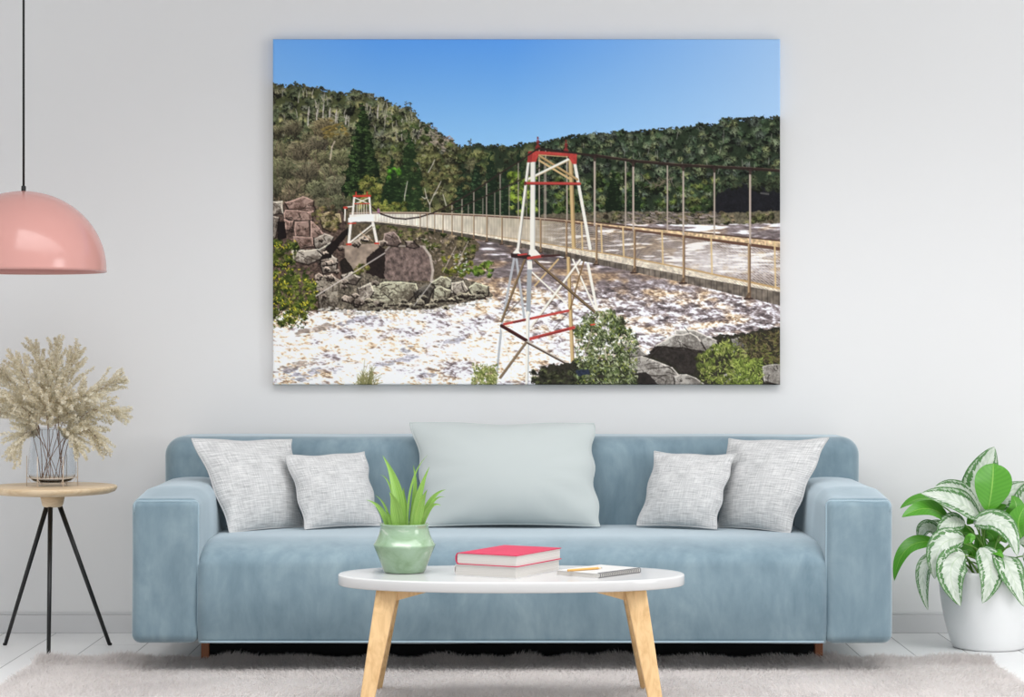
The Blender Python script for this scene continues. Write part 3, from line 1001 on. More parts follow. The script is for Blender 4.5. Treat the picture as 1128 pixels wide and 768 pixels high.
    # broken stones in the gaps
    for i in range(46):
        x = g.uniform(350, 424); y = g.uniform(262, 338)
        if 380 < x < 424 and 270 < y < 308: continue
        k = g.uniform(2.5, 6); q = [(x + math.cos(a) * k * g.uniform(.7, 1.2), y + math.sin(a) * k * .7 * g.uniform(.7, 1.2)) for a in np.arange(0, 6.2, 1.25)]
        rock(q, C(168, 154, 140) * g.uniform(.7, 1.1), C(70, 58, 50), .7, 0)
    for i in range(34):
        x = g.uniform(400, 536); y = np.interp(x, [400, 470, 540], [338, 335, 324]) + g.normal(-2, 3)
        k = g.uniform(2, 4.5); q = [(x + math.cos(a) * k * 1.4 * g.uniform(.7, 1.2), y + math.sin(a) * k * .7 * g.uniform(.7, 1.2)) for a in np.arange(0, 6.2, 1.25)]
        rock(q, C(160, 152, 132) * g.uniform(.6, 1.1), C(56, 50, 42), .7, 0)
    # steel wires of the far anchorage
    line([(347, 327), (424, 279)], 1.2, C(206, 196, 188), .85)
    line([(456, 337), (463, 328), (478, 308)], 1.0, C(196, 190, 184), .7)

    # ---- bridge deck and railing
    xs = np.array([385, 416, 470, 530, 576, 610, 640, 680, 760, 862], float)
    yR = np.array([236, 235, 235.5, 238, 240.5, 243, 246.5, 251.5, 261.5, 274.8])
    yF = np.array([235, 234.4, 234.8, 236.6, 238.6, 240.8, 243.6, 248, 255.6, 266])
    yD = np.array([243, 244, 250, 258, 265, 270.5, 275.5, 282, 297.5, 319.5])
    yE = np.array([243.6, 245, 251, 260.5, 268.5, 275, 281.5, 289.5, 304.5, 322.5])
    yB = np.array([246, 247, 253.6, 264.6, 273, 281, 287.5, 296, 313, 337.5])
    xv = X[0]
    R_, F_, D_, E_, B_ = (np.interp(xv, xs, q)[None, :] for q in (yR, yF, yD, yE, yB))
    on = ((xv >= 385)[None, :]).astype(float)
    def band(a, b): return np.clip((Y - a) * sc + .5, 0, 1) * np.clip((b - Y) * sc + .5, 0, 1) * on
    full = (slice(0, H), slice(0, W))
    sol = np.clip((650 - X) / 60, 0, 1)                        # boarded far part fades into open mesh
    pan = np.stack([np.interp(xv, [385, 440, 520, 600, 700, 860], q) for q in ([240, 232, 206, 178, 150, 140], [236, 226, 196, 166, 140, 132], [228, 214, 178, 146, 124, 118])], -1)[None]
    texp = .86 + .28 * vnoise(3.5, 9, 51, 2)
    blend(full, band(R_, D_) * (sol * .94), pan * texp[..., None])
    # wire mesh
    u = (X * .9 + Y * 1.3); w = (X * .9 - Y * 1.3)
    per = np.interp(X, [560, 640, 720, 860], [2.0, 2.4, 3.0, 3.9])
    me = np.maximum(np.cos(u / per * 2 * PI), np.cos(w / per * 2 * PI) * .75)
    me = np.clip((me - .35) * 1.6, 0, 1) * np.clip((X - 590) / 40, 0, 1)
    blend(full, band(R_, D_) * np.clip((X - 590) / 40, 0, 1) * .16, C(96, 84, 72)[None, None])
    blend(full, band(R_, D_) * me * .62, (C(222, 208, 186))[None, None])
    # walkway, its shaded face and the rails
    blend(full, band(D_, E_), C(226, 212, 192)[None, None] * (.84 + .3 * f2[..., None]) * (1 - .22 * me[..., None]))
    blend(full, band(E_, B_), C(112, 102, 92)[None, None] * (.6 + .7 * f3[..., None]) * (.72 + .28 * np.clip((X - 560) / 160, 0, 1))[..., None])
    for i in range(50):
        x = 560 + i * 6.2; e, b_ = np.interp(x, xs, yE), np.interp(x, xs, yB)
        line([(x, e + .6), (x, b_)], .7, C(50, 42, 38), .6)
    blend(full, band(D_ - np.interp(X, [600, 860], [.8, 2.0]), D_ + .3) * np.clip((X - 520) / 60, 0, 1), C(178, 148, 104)[None, None])
    blend(full, band(F_, R_ - .3) * np.clip((X - 600) / 30, 0, 1), C(206, 178, 142)[None, None] * (.75 + .5 * f2[..., None]))
    blend(full, band(F_ - .9, F_ + .6) * np.clip((X - 560) / 40, 0, 1), C(74, 54, 46)[None, None])
    rw = np.interp(X, [385, 520, 680, 860], [.5, .7, 1.1, 1.9])
    blend(full, band(R_ - rw, R_ + rw), C(92, 66, 54)[None, None] * np.ones((H, W, 1)))
    blend(full, band(R_ - rw - .9, R_ - rw + .1) * np.clip((640 - X) / 40, 0, 1), C(196, 176, 156)[None, None] * np.ones((H, W, 1)))
    # far posts
    for x in (640.5, 662, 686, 729, 783, 853):
        line([(x, np.interp(x, xs, yF) + 2), (x + 1, np.interp(x, xs, yD) - 1)], 1.9, C(204, 178, 132), .9)
    # boards
    for i in range(70):
        x = 411 + i * 3.1
        if x > 620: break
        line([(x, np.interp(x, xs, yR) + 1), (x, np.interp(x, xs, yD))], .6, C(150, 134, 116), .45)

    # ---- cables and hangers
    ck = C(44, 33, 30)
    cabN = [(582, 171), (576, 176), (551, 191), (521, 211.5), (498, 225), (478, 234.5), (462, 239.5), (447, 241.5), (434, 240.5), (420, 236), (408, 226)]
    cabF = [(612, 168), (596, 184), (576, 197), (538, 215), (511, 227), (496, 233)]
    cabR = [(592, 163.5), (612, 166.5), (655, 171.8), (696, 177.7), (750, 182.5), (826, 186.3), (862, 188.8)]
    hang = C(168, 154, 142)
    cN = np.array(cabN[::-1]); cR = np.array(cabR); cF = np.array(cabF[::-1])
    for x in (498, 509, 522, 536, 551, 571):
        line([(x, np.interp(x, cN[:, 0], cN[:, 1])), (x, np.interp(x, xs, yR))], 1.2, hang, .85)
    for x in (516, 532, 545, 561, 580, 599.5):
        line([(x, np.interp(x, cF[:, 0], cF[:, 1])), (x, np.interp(x, xs, yR))], 1.0, hang * .95, .75)
    for x, w in ((594, 1.2), (601, 1.3), (624.5, 1.5), (689, 1.5), (735, 1.5), (786.7, 1.8)):
        line([(x, np.interp(x, cR[:, 0], cR[:, 1])), (x, np.interp(x, xs, yF))], w, hang * 1.02, .92)
    for x, w in ((655, 2.2), (697.5, 2.0), (752.5, 2.0), (826, 2.2)):
        line([(x, np.interp(x, cR[:, 0], cR[:, 1])), (x, np.interp(x, xs, yR))], w, hang * 1.05, .95)
    line(cabN, 1.7, ck, .95); line(cabF, 1.5, ck, .9)
    line(cabR, 2.6, ck, 1.0); line([(p[0], p[1] - 1.6) for p in cabR[2:]], .8, C(96, 72, 64), .7)
    for x in (655, 697.5, 752.5, 786.7, 826):
        y = np.interp(x, cR[:, 0], cR[:, 1]); line([(x - 2, y + .4), (x + 2, y + .6)], 4, ck * .9, .9); line([(x, y + 1), (x, y + 5)], 2.6, ck * 1.2, .9)
    # near posts with their feet
    for x in (463, 471, 479, 488, 498, 509, 522, 536.5, 553, 573, 595.5, 624, 657, 699, 753, 825):
        w = float(np.interp(x, [463, 560, 700, 825], [.9, 1.5, 2.6, 3.2]))
        t_, b_ = np.interp(x, xs, yR), np.interp(x, xs, yB)
        line([(x, t_), (x, b_)], w, C(166, 140, 108), 1.0); line([(x + w * .3, t_), (x + w * .3, b_)], w * .45, C(88, 66, 52), .8)
        if x > 520:
            line([(x, b_ - 4 * w / 2.6), (x - 2.2 * w / 2, b_ + .8)], w * .9, C(96, 76, 60), 1); line([(x - 1.6 * w, b_ + .6), (x + w, b_ + .6)], w * .7, C(60, 46, 40), 1)
    # two walkers far off on the deck
    poly([(407.5, 229), (409.5, 228.5), (410.5, 235), (407, 235)], C(40, 42, 60)); poly([(416, 230), (418.5, 230), (419, 235), (415.5, 235)], C(150, 110, 130))
    crown(408.5, 228, 1.1, 1.2, C(150, 116, 96), C(110, 80, 66), .1); crown(417, 229, 1.1, 1.2, C(70, 50, 44), C(50, 34, 30), .1)

    # ---- far tower
    wh = C(230, 224, 214); rd = C(188, 62, 48)
    line([(390.5, 217), (388, 244)], 2.2, wh); line([(407, 217), (409, 243)], 2.2, wh)
    line([(391, 218), (407, 225)], 1, wh); line([(407, 218), (391, 225)], 1, wh)
    for x in (393.5, 396, 398.6, 401.2, 404): line([(x, 225), (x, 236)], .9, C(208, 200, 190), .85)
    line([(390, 216.3), (408, 216)], 2.2, rd); line([(391, 224.6), (407, 224.4)], 1.1, rd); line([(392.5, 212), (392.5, 216)], 1.3, rd); line([(404.6, 212), (404.6, 216)], 1.3, rd)
    line([(380.5, 229), (380, 243)], 1.5, wh); line([(380, 228.5), (390, 227.5)], 1.2, wh); line([(379.5, 229), (382, 229)], 2.4, rd)
    poly([(384, 240), (412, 236), (412, 244), (384, 245)], C(240, 236, 228), .5)
    line([(386.5, 246), (384.3, 269)], 3, wh); line([(411, 246), (415.5, 268)], 3, wh)
    line([(386, 267), (410, 248)], 1.6, wh); line([(388, 269), (412, 250)], .9, C(180, 166, 150)); line([(397, 256), (411, 266)], 1.0, C(190, 160, 130), .8)
    line([(384, 246.5), (392, 246)], 1.3, rd); line([(382.5, 269.3), (386.5, 269.3)], 2.2, rd); line([(413.5, 268.3), (417, 268.3)], 2, rd)

    # ---- main tower
    wt = C(226, 222, 212); ws = C(168, 170, 174); tn = C(196, 168, 122); td = C(120, 94, 62); red = C(176, 66, 60); rdk = C(92, 40, 38); dk = C(40, 32, 30)
    # far side members first
    line([(628.5, 177), (632, 272)], 4.4, tn); line([(630, 178), (633.4, 272)], 1.2, td, .7)
    line([(633, 180), (650, 274)], 3.4, wt)
    line([(594, 177), (627, 197)], 2.2, tn); line([(592, 170.5), (636, 198)], 2.4, C(176, 148, 104)); line([(592, 171.8), (636, 199.3)], .8, td, .8)
    line([(625.7, 176), (581.5, 197.8)], 2.6, wt); line([(625.7, 177.6), (581.5, 199.2)], .9, tn, .8)
    # lower frame, far side
    line([(626, 285), (630.5, 398)], 4.0, tn); line([(627.4, 285), (632, 398)], 1.1, td, .8)
    line([(647.6, 291), (658.5, 347)], 3.0, wt)
    line([(638.8, 286.7), (584, 361)], 2.4, wt); line([(640, 287.5), (586, 361)], .8, td, .6)
    line([(615, 285.7), (589, 315)], 1.8, tn); line([(631, 286), (655.5, 341)], 1.9, wt); line([(643, 288), (628, 341)], 1.7, td)
    line([(586, 300), (624, 335)], 1.7, wt); line([(578, 326), (557, 347)], 1.3, C(120, 112, 106))
    line([(569, 286), (577.5, 350)], 2.6, ws); line([(626, 344), (610, 362)], 1.0, C(110, 96, 84), .8)
    line([(555, 357.3), (626, 342.4)], 2.7, red); line([(566, 355.3), (584, 351.5)], 2.2, rdk, .8)
    line([(579.5, 374.6), (632, 361)], 3.4, red); line([(594, 371.5), (626, 363)], 1.6, rdk, .7)
    # near side
    line([(582, 180), (570, 280)], 3.0, wt); line([(583.2, 181), (571.6, 280)], .9, C(120, 116, 112), .8)
    line([(566.5, 284), (552.8, 358), (546, 424)], 2.6, ws, 1, 2.4); line([(552.6, 362), (563.5, 408)], 1.5, wt)
    line([(587, 177), (586.4, 281)], 5.2, wt); line([(589.2, 178), (588.8, 280)], 1.2, C(186, 184, 180), .9)
    line([(583.5, 288), (582, 346)], 5.0, C(150, 154, 158)); line([(581.6, 345), (580, 426)], 4.2, wt, 1, 3.2); line([(583, 346), (581.6, 426)], 1.1, ws, .9)
    line([(578, 286.7), (552.5, 354)], 2.6, C(124, 102, 74)); line([(579, 287), (553.5, 354)], .8, dk, .6)
    line([(589, 286.7), (658.4, 346.5)], 2.8, C(112, 92, 68)); line([(589, 288.2), (658, 348)], .9, dk, .8)
    line([(552.5, 359), (579.5, 375)], 3.8, C(52, 26, 24)); line([(553, 357.8), (579, 373.2)], .8, rdk, .9)
    line([(580, 377), (634, 406)], 2.6, C(70, 54, 44)); line([(580, 376), (632, 404)], .9, C(212, 204, 192), .8)
    line([(579, 378), (551, 416)], 2.8, C(128, 108, 84)); line([(580, 378.6), (552, 417)], .8, dk, .6)
    # gussets and feet
    poly([(569, 274), (575, 281), (563, 283), (565.5, 278)], wt); poly([(583, 275), (590, 275), (598, 284), (582, 284)], wt)
    poly([(563, 279), (584, 281), (586, 286), (563, 284)], C(44, 30, 30), .5); line([(571, 281), (580, 280)], 1.8, red)
    line([(582, 284.6), (598, 282.2)], 3, red); line([(597, 282.4), (616, 281.5)], 2.4, C(60, 36, 34))
    poly([(580.5, 287), (586, 288), (586.5, 297), (581, 297)], wt)
    # head beam with its two finials
    poly([(582, 167), (593.5, 166.5), (635.5, 170), (635, 181), (630.5, 181), (626, 172.5), (593.5, 170.5), (590.5, 178.5), (581, 179)], red, 0, .35)
    poly([(582, 167), (587, 166.6), (585.5, 179), (581, 179)], C(140, 50, 48), 0, .3); line([(594, 171), (625, 173)], 1.0, tn, .9)
    line([(579, 202), (638.5, 202.6)], 3.0, red); line([(579, 203.4), (638.5, 204)], .9, rdk, .8); line([(578.5, 201), (578.5, 203.5)], 2, rdk)
    for x, y in ((592.4, 151), (623.4, 154.6)):
        for dy, r in ((0.5, .5), (2, .9), (4.2, 1.5), (6, 1.9), (7.6, 1.2), (9, 1.0), (10.6, 2.2), (12, 2.8), (13.2, 2.8)):
            line([(x - r * .5, y + dy), (x + r * .5, y + dy)], max(1.4, r), C(126, 48, 46) * (1.1 if dy in (4.2, 10.6) else .9), 1)
    # cable saddle at the head
    line([(582, 171), (588, 167), (594, 163.5)], 1.8, ck); line([(594, 163.5), (626, 168)], 1.6, ck)

    # ---- foreground
    def spray(x0, x1, y0, y1, n, cols, size=2.4, inside=lambda x, y: True):
        for i in range(n):
            x, y = g.uniform(x0, x1), g.uniform(y0, y1)
            if not inside(x, y): continue
            a = g.uniform(0, PI); L_ = g.uniform(.5, 1) * size
            line([(x, y), (x + math.cos(a) * L_, y - math.sin(a) * L_)], g.uniform(.7, 1.3), C(*cols[int(g.integers(len(cols)))]) * g.uniform(.75, 1.2), .9)

    # yellow flowering bushes at the left edge
    for (x0, x1, y0, y1, n) in ((300, 326, 267, 293, 34), (300, 348, 298, 340, 84), (300, 336, 334, 358, 26)):
        forest(lambda x, y: x < 351 - abs(y - 318) * .25, x0, x1, y0, y1, n, 4.4, [(92, 104, 38), (70, 86, 32), (108, 116, 44)], .3)
    ins = lambda x, y: x < 350 - abs(y - 320) * .32 and (y > 296 or (x < 327 and y < 293))
    spray(300, 354, 265, 362, 760, [(52, 64, 26), (98, 110, 46), (30, 38, 18), (120, 128, 60), (40, 50, 22)], 2.6, ins)
    spray(300, 350, 265, 355, 300, [(196, 182, 44), (170, 162, 46), (214, 200, 70)], 1.8, lambda x, y: ins(x, y) and vnoise(1, 1, 1, XX=np.array([[x / 6]]), YY=np.array([[y / 6]]))[0, 0] > .5)
    line([(300, 352), (318, 338), (336, 318)], 1, C(52, 40, 34), .7); line([(322, 362), (330, 352), (336, 340)], .9, C(70, 60, 44), .7)

    # rocks right of the tower
    poly([(596, 404), (640, 398), (680, 396), (720, 388), (780, 372), (862, 360), (862, 428), (590, 428)], C(44, 42, 34), 3, .9)
    gr, gb = C(178, 172, 164), C(104, 98, 92)
    rock([(688, 377), (700, 379), (714, 392), (694, 394), (686, 388)], gr * .92, gb)
    rock([(744, 364), (764, 364), (790, 376), (794, 388), (776, 387), (768, 377), (744, 371)], gr, gb, crack=4)
    poly([(714, 392), (722, 381), (744, 369), (760, 367), (772, 377), (779, 388), (770, 393), (764, 412), (752, 412), (738, 400)], C(46, 41, 38), .8, .9)
    rock([(716, 388), (722, 381), (744, 369), (760, 367), (772, 377), (779, 388), (764, 386), (740, 383), (724, 382)], gr, gb, crack=5)
    rock([(688, 396), (707, 393), (732, 402), (748, 414), (742, 426), (700, 426), (690, 410)], gr, gb, crack=8)
    rock([(742, 416), (756, 413), (776, 424), (770, 428), (742, 428)], gr * .95, gb)
    poly([(694, 412), (712, 410), (726, 424), (698, 426)], C(40, 36, 34), 1, .6)
    rock([(806, 374), (814, 372), (824, 386), (820, 394), (808, 388)], C(120, 116, 112), C(60, 56, 54)); rock([(840, 404), (862, 402), (862, 426), (842, 420)], gr * .9, gb)
    rock([(796, 414), (812, 408), (826, 420), (812, 427), (796, 426)], gr * .75, gb * .7)
    # shrubs
    spray(812, 862, 366, 402, 560, [(84, 74, 50), (110, 98, 70), (52, 46, 32), (100, 104, 52)], 4, lambda x, y: y > 374 - (x - 812) * .25)
    forest(lambda x, y: y > 372 + abs(x - 800) * .5, 770, 820, 374, 426, 90, 4, [(112, 124, 60), (92, 104, 50), (128, 136, 70)], .3)
    spray(770, 822, 372, 426, 480, [(132, 142, 68), (92, 106, 46), (52, 60, 28), (160, 164, 96)], 3, lambda x, y: y > 374 + abs(x - 800) * .55)
    forest(lambda x, y: True, 810, 838, 398, 426, 50, 3.6, [(132, 146, 68), (112, 128, 58)], .4)
    spray(808, 840, 396, 426, 330, [(152, 164, 84), (112, 128, 56), (70, 84, 36)], 3)
    # grey green bush in front of the tower
    bush = lambda x, y: (abs(x - 662) < 10 + (y - 342) * .9 and y < 375 and x > 634) or (y >= 372 and abs(x - 668) < 34)
    forest(bush, 634, 702, 344, 426, 150, 5, [(112, 122, 82), (92, 106, 62), (128, 134, 96)], .28)
    spray(632, 702, 344, 426, 1500, [(132, 142, 104), (96, 110, 66), (58, 68, 40), (34, 40, 26), (168, 172, 140), (128, 136, 60)], 2.8, bush)
    line([(652, 362), (648, 380), (640, 398)], 1, C(150, 136, 120), .8); line([(666, 384), (668, 396)], 1.6, C(210, 196, 180), .7)
    line([(651, 358), (655, 357.4)], 1.6, C(196, 70, 54))
    forest(lambda x, y: True, 586, 634, 408, 426, 60, 3.6, [(64, 66, 46), (88, 92, 60), (50, 50, 40)], .3)
    poly([(634, 408), (648, 406), (650, 413), (636, 414)], C(40, 46, 62), 1.5, .8)
    # small bush left of the tower and grass tuft
    forest(lambda x, y: True, 522, 546, 406, 426, 34, 3.2, [(112, 122, 62), (134, 138, 78)], .45)
    spray(520, 548, 402, 426, 260, [(124, 134, 70), (92, 104, 50), (176, 172, 120)], 2.6)
    for i in range(80):
        x = g.normal(404, 6); h = g.uniform(4, 16) + 14 * g.random() ** 3; dx = g.normal(3, 6)
        line([(x, 426), (x + dx * .4, 426 - h * .6), (x + dx, 426 - h)], .9, C(*[(118, 116, 74), (152, 146, 100), (90, 90, 56)][int(g.integers(3))]), .8, .5)
    return np.clip(img, 0, 255)

# ------------------------------------------------------------------ the room
WALL = 8.0
def struct(name, V, F, mat):
    return tag(obj(name, V, F, mat, smooth=False), kind='structure')

struct('floor', *box((-4.2, 0.0, -0.05), (4.2, WALL, 0.0)), M['floor'])
struct('wall_back', *box((-4.2, WALL, -0.05), (4.2, WALL + 0.1, 2.8)), M['wall'])
struct('ceiling', *box((-4.2, 3.0, 2.7), (4.2, WALL, 2.8)), M['wall'])
bb = MB()
bb.add(*prism([(-4.2, WALL - 0.018), (4.2, WALL - 0.018), (4.2, WALL), (-4.2, WALL)], 0.0, 0.066))
bb.add(*prism([(-4.2, WALL - 0.008), (4.2, WALL - 0.008), (4.2, WALL), (-4.2, WALL)], 0.066, 0.076))
o = bevel_mod(bb.build('baseboard_back', M['trim'], smooth=False), 0.002, 2)
tag(o, kind='structure')

# ------------------------------------------------------------------ sofa
SF, SB = 6.95, 7.93           # front and back of the sofa
sofa = thing('sofa', 'pale blue velvet three seat sofa with block arms, standing under the canvas print', 'sofa', (0, 7.44, 0))
# seat: a swept side profile with a big soft front edge
prof = []
ys, z0, z1 = SF + 0.004, 0.100, 0.428
prof.append((7.66, z0))
prof.append((ys + 0.03, z0))
for i in range(5):
    a = PI / 2 * i / 4
    prof.append((ys + 0.018 - 0.018 * math.sin(a), z0 + 0.018 - 0.018 * math.cos(a)))
for i in range(1, 14):
    prof.append((ys - 0.012 * math.sin(PI * i / 14), z0 + 0.018 + (z1 - 0.085 - z0 - 0.018) * i / 14))
for i in range(13):
    a = PI / 2 * i / 12
    prof.append((ys + 0.20 - 0.20 * math.cos(a), z1 - 0.085 + 0.085 * math.sin(a)))
for i in range(1, 9):
    prof.append((ys + 0.2 + (7.66 - ys - 0.2) * i / 8, z1))
NX = 64
V = []; F = []
for i in range(NX + 1):
    t = i / NX
    x = -1.003 + 2.006 * t
    e = min(t, 1 - t) * 2.006
    drop = 0.02 * math.exp(-(e / 0.03) ** 2)
    for (y, z) in prof:
        w = max(0, (z - 0.3) / 0.128)
        n = mnoise.noise((x * 2.3, y * 3, z * 3)) * 0.0035
        V.append((x, y + drop * 0.35 * (1 if y < 7.3 else 0) + n, z - drop * w * 0.4 + n * 0.7))
k = len(prof)
for i in range(NX):
    for j in range(k - 1):
        F.append((i * k + j, i * k + j + 1, (i + 1) * k + j + 1, (i + 1) * k + j))
    F.append((i * k + k - 1, i * k, (i + 1) * k, (i + 1) * k + k - 1))
F.append(tuple(range(k))[::-1]); F.append(tuple(NX * k + j for j in range(k)))
seat = obj('seat', V, F, M['velvet'], sofa)
pv = [(x, ys - 0.001, 0.1065) for x in np.linspace(-0.995, 0.995, 40)]
obj('piping', *tube(pv, 0.0036, 8), M['welt'], seat)

def wob(amp, sc):
    def f(p, u):
        d = Vector((mnoise.noise(p * sc), mnoise.noise(p * sc + Vector((9, 3, 1))), mnoise.noise(p * sc + Vector((2, 7, 5))))) * amp
        return p + d
    return f

obj('backrest', *rbox((-1.222, 7.62, 0.105), (1.222, SB, 0.733), 0.064, 8, (60, 6, 24), (0, 0.012, 0.004), wob(0.004, 2.2)), M['velvet'], sofa)

RA = 0.030
for s in (-1, 1):
    xa, xb = (-1.216, -1.0) if s < 0 else (1.0, 1.216)

    def shape(p, u, s=s):
        # the pad swells a little along the top and towards the seat behind the front panel
        if p.y > SF + 0.03:
            k = min(1.0, (p.y - SF - 0.03) / 0.16)
            if u[2] > 0:
                p.z += 0.016 * k * u[2] * (1 - abs(u[0]) ** 2.5) + 0.012 * k * max(0, u[2]) ** 3
            if u[0] * s < 0 and p.z > 0.2:
                p.x -= s * 0.014 * k * max(0, (1 - u[2] ** 4))
        return p + Vector((mnoise.noise(p * 3), mnoise.noise(p * 3 + Vector((4, 4, 4))), mnoise.noise(p * 3 + Vector((1, 8, 2))))) * 0.003
    arm = obj('armrest', *rbox((xa, SF, 0.100), (xb, 7.90, 0.566), RA, 7, (10, 34, 22), (0, 0, 0), shape), M['velvet'], sofa)
    # piping around the front panel
    r = 0.014; ins = 0.010
    x0, x1, q0, q1 = xa + ins, xb - 0.004, 0.109, 0.566 - ins
    if s > 0: x0, x1 = xa + 0.004, xb - ins
    pts = []
    xo, xi, so = (x0, x1, -1) if s < 0 else (x1, x0, 1)      # outer and inner side
    pts.append((xo, 0, q1 - 0.035))
    for j in range(6):
        a = math.radians(90 * j / 5)
        pts.append((xo - so * (r - r * math.cos(a)), 0, q1 - r + r * math.sin(a)))
    for j in range(6):
        a = math.radians(90 * j / 5)
        pts.append((xi + so * (r - r * math.sin(a)), 0, q1 - r + r * math.cos(a)))
    pts.append((xi, 0, q0))
    dense = []
    for j in range(len(pts) - 1):
        a = Vector(pts[j]); b = Vector(pts[j + 1])
        m = max(1, int((b - a).length / 0.03))
        for q in range(m):
            p = a.lerp(b, q / m)
            # depth of the rounded edge at this inset
            dx = max(0, RA - (p.x - xa), RA - (xb - p.x)); dz = max(0, RA - (p.z - 0.1), RA - (0.566 - p.z))
            d = min(RA * 0.98, math.hypot(dx, dz))
            yy = SF + RA - math.sqrt(RA ** 2 - d ** 2)
            n = Vector((p.x, yy, p.z))
            dense.append((p.x + mnoise.noise(n * 3) * 0.003, yy + 0.0005 + mnoise.noise(n * 3 + Vector((4, 4, 4))) * 0.003,
                          p.z + mnoise.noise(n * 3 + Vector((1, 8, 2))) * 0.003 + mnoise.noise(n * 16) * 0.0016))
    obj('piping', *tube(dense, 0.0036, 8), M['welt'], arm)

shade_v, shade_f = box((-1.03, 7.27, 0.001), (1.03, SB - 0.03, 0.112))  # added black block that darkens the gap under the sofa like deep shade
tag(obj('shade_block', shade_v, shade_f, M['undershade'], sofa, smooth=False), 'black block added under the sofa as shade')
for (x, y) in ((-1.013, 7.20), (1.013, 7.20), (-1.013, 7.82), (1.013, 7.82)):
    V, F = prism([(x - 0.013, y - 0.013), (x + 0.013, y - 0.013), (x + 0.013, y + 0.013), (x - 0.013, y + 0.013)], 0, 0.1)
    leg = bevel_mod(obj('leg', V, F, M['walnut'], sofa, smooth=False), 0.002, 2)
    leg['label'] = 'brown wooden leg'

# ------------------------------------------------------------------ cushions
def cushion(name, label, cat, group, c, mat, D, thick, seed, wave=0.004, pinch=0.05):
    """c: TL, TR, BR, BL pixels; D: the distance of each corner"""
    rnd = random.Random(seed)
    TL, TR, BR, BL = [P(*q, d) for q, d in zip(c, D)]
    nrm = (TR - BL).cross(TL - BR).normalized()
    if nrm.y > 0: nrm = -nrm
    N = 40
    off = Vector((seed * 3.1, seed * 1.7, 0))
    ph = [rnd.uniform(0, 6.28) for _ in range(4)]

    def mid(u, v):
        # pinched sides: the middle of a side sits further in than the corners
        su, sv = 2 * u - 1, 2 * v - 1
        pu = su * (1 - pinch * (1 - sv * sv) * abs(su) ** 3)
        pv = sv * (1 - pinch * (1 - su * su) * abs(sv) ** 3)
        uu, vv = (pu + 1) / 2, (pv + 1) / 2
        p = (BL * (1 - uu) + BR * uu) * (1 - vv) + (TL * (1 - uu) + TR * uu) * vv
        ex = (BR - BL).normalized(); ez = (TL - BL).normalized()
        p = p + ex * wave * abs(su) ** 8 * math.sin(9 * v * (2 if su > 0 else 1.5) + ph[0 if su > 0 else 1])
        p = p + ez * wave * 0.5 * max(0, sv) ** 8 * math.sin(12 * u + ph[2])
        return p
    V = []; UV = []; F = []
    ids = {}
    for side in (1, -1):
        for i in range(N + 1):
            for j in range(N + 1):
                # finer steps towards the edges
                u = 0.5 - 0.5 * math.cos(PI * i / N); v = 0.5 - 0.5 * math.cos(PI * j / N)
                edge = i in (0, N) or j in (0, N)
                if edge and side < 0:
                    ids[(side, i, j)] = ids[(1, i, j)]; continue
                su, sv = 2 * u - 1, 2 * v - 1
                h = ((1 - su * su) ** 0.62) * ((1 - sv * sv) ** 0.62)
                p = mid(u, v)
                if not edge:
                    cr = mnoise.noise(Vector((u * 4, v * 4, 0)) + off) * 0.006 * (1 - h * 0.6)
                    rad = math.sin(math.atan2(sv, su) * 14 + ph[3]) * 0.004 * max(0, 1 - h) * (1 - max(abs(su), abs(sv)) ** 6)
                    p = p + nrm * side * (thick * h + (cr + rad) * min(1, h * 3))
                ids[(side, i, j)] = len(V)
                V.append(p); UV.append((u, v))
    for side in (1, -1):
        for i in range(N):
            for j in range(N):
                f = (ids[(side, i, j)], ids[(side, i + 1, j)], ids[(side, i + 1, j + 1)], ids[(side, i, j + 1)])
                F.append(f if side > 0 else f[::-1])
    base = (BL + BR) / 2
    root = thing(name, label, cat, base, group)
    obj('cover', V, F, mat, root, uv=UV)
    # sewn edge
    pts = [V[ids[(1, i, 0)]] for i in range(N)] + [V[ids[(1, N, j)]] for j in range(N)] \
        + [V[ids[(1, N - i, N)]] for i in range(N)] + [V[ids[(1, 0, N - j)]] for j in range(N)]
    obj('seam', *tube(pts, 0.0028, 6, closed=True), mat, root)
    return root

SIDE = 'grey woven throw pillows'
cushion('throw_pillow', 'large light grey woven pillow leaning beside the left arm of the sofa', 'pillow', SIDE,
        [(211, 483), (321, 484), (334, 581), (254, 588)], M['woven'], (7.40, 7.555, 7.49, 7.27), 0.060, 1)
cushion('throw_pillow', 'small light grey woven pillow just left of the green plant pot, overlapping a larger pillow', 'pillow', SIDE,
        [(314, 502), (402, 498), (420, 579), (336, 583)], M['woven'], (7.45, 7.555, 7.49, 7.36), 0.050, 2)
cushion('throw_pillow', 'small light grey woven pillow between the big mint pillow and a larger grey one', 'pillow', SIDE,
        [(722, 498), (810, 501), (788, 583), (702, 579)], M['woven'], (7.555, 7.45, 7.36, 7.49), 0.050, 3)
cushion('throw_pillow', 'large light grey woven pillow leaning beside the right arm of the sofa', 'pillow', SIDE,
        [(802, 484), (912, 483), (869, 588), (790, 581)], M['woven'], (7.555, 7.40, 7.27, 7.49), 0.060, 4)
cushion('throw_pillow', 'big plain pale mint pillow in the middle of the sofa', 'pillow', None,
        [(453, 465), (654, 466), (662, 580), (466, 580)], M['mint'], (7.60, 7.60, 7.46, 7.46), 0.085, 5, 0.006, 0.045)

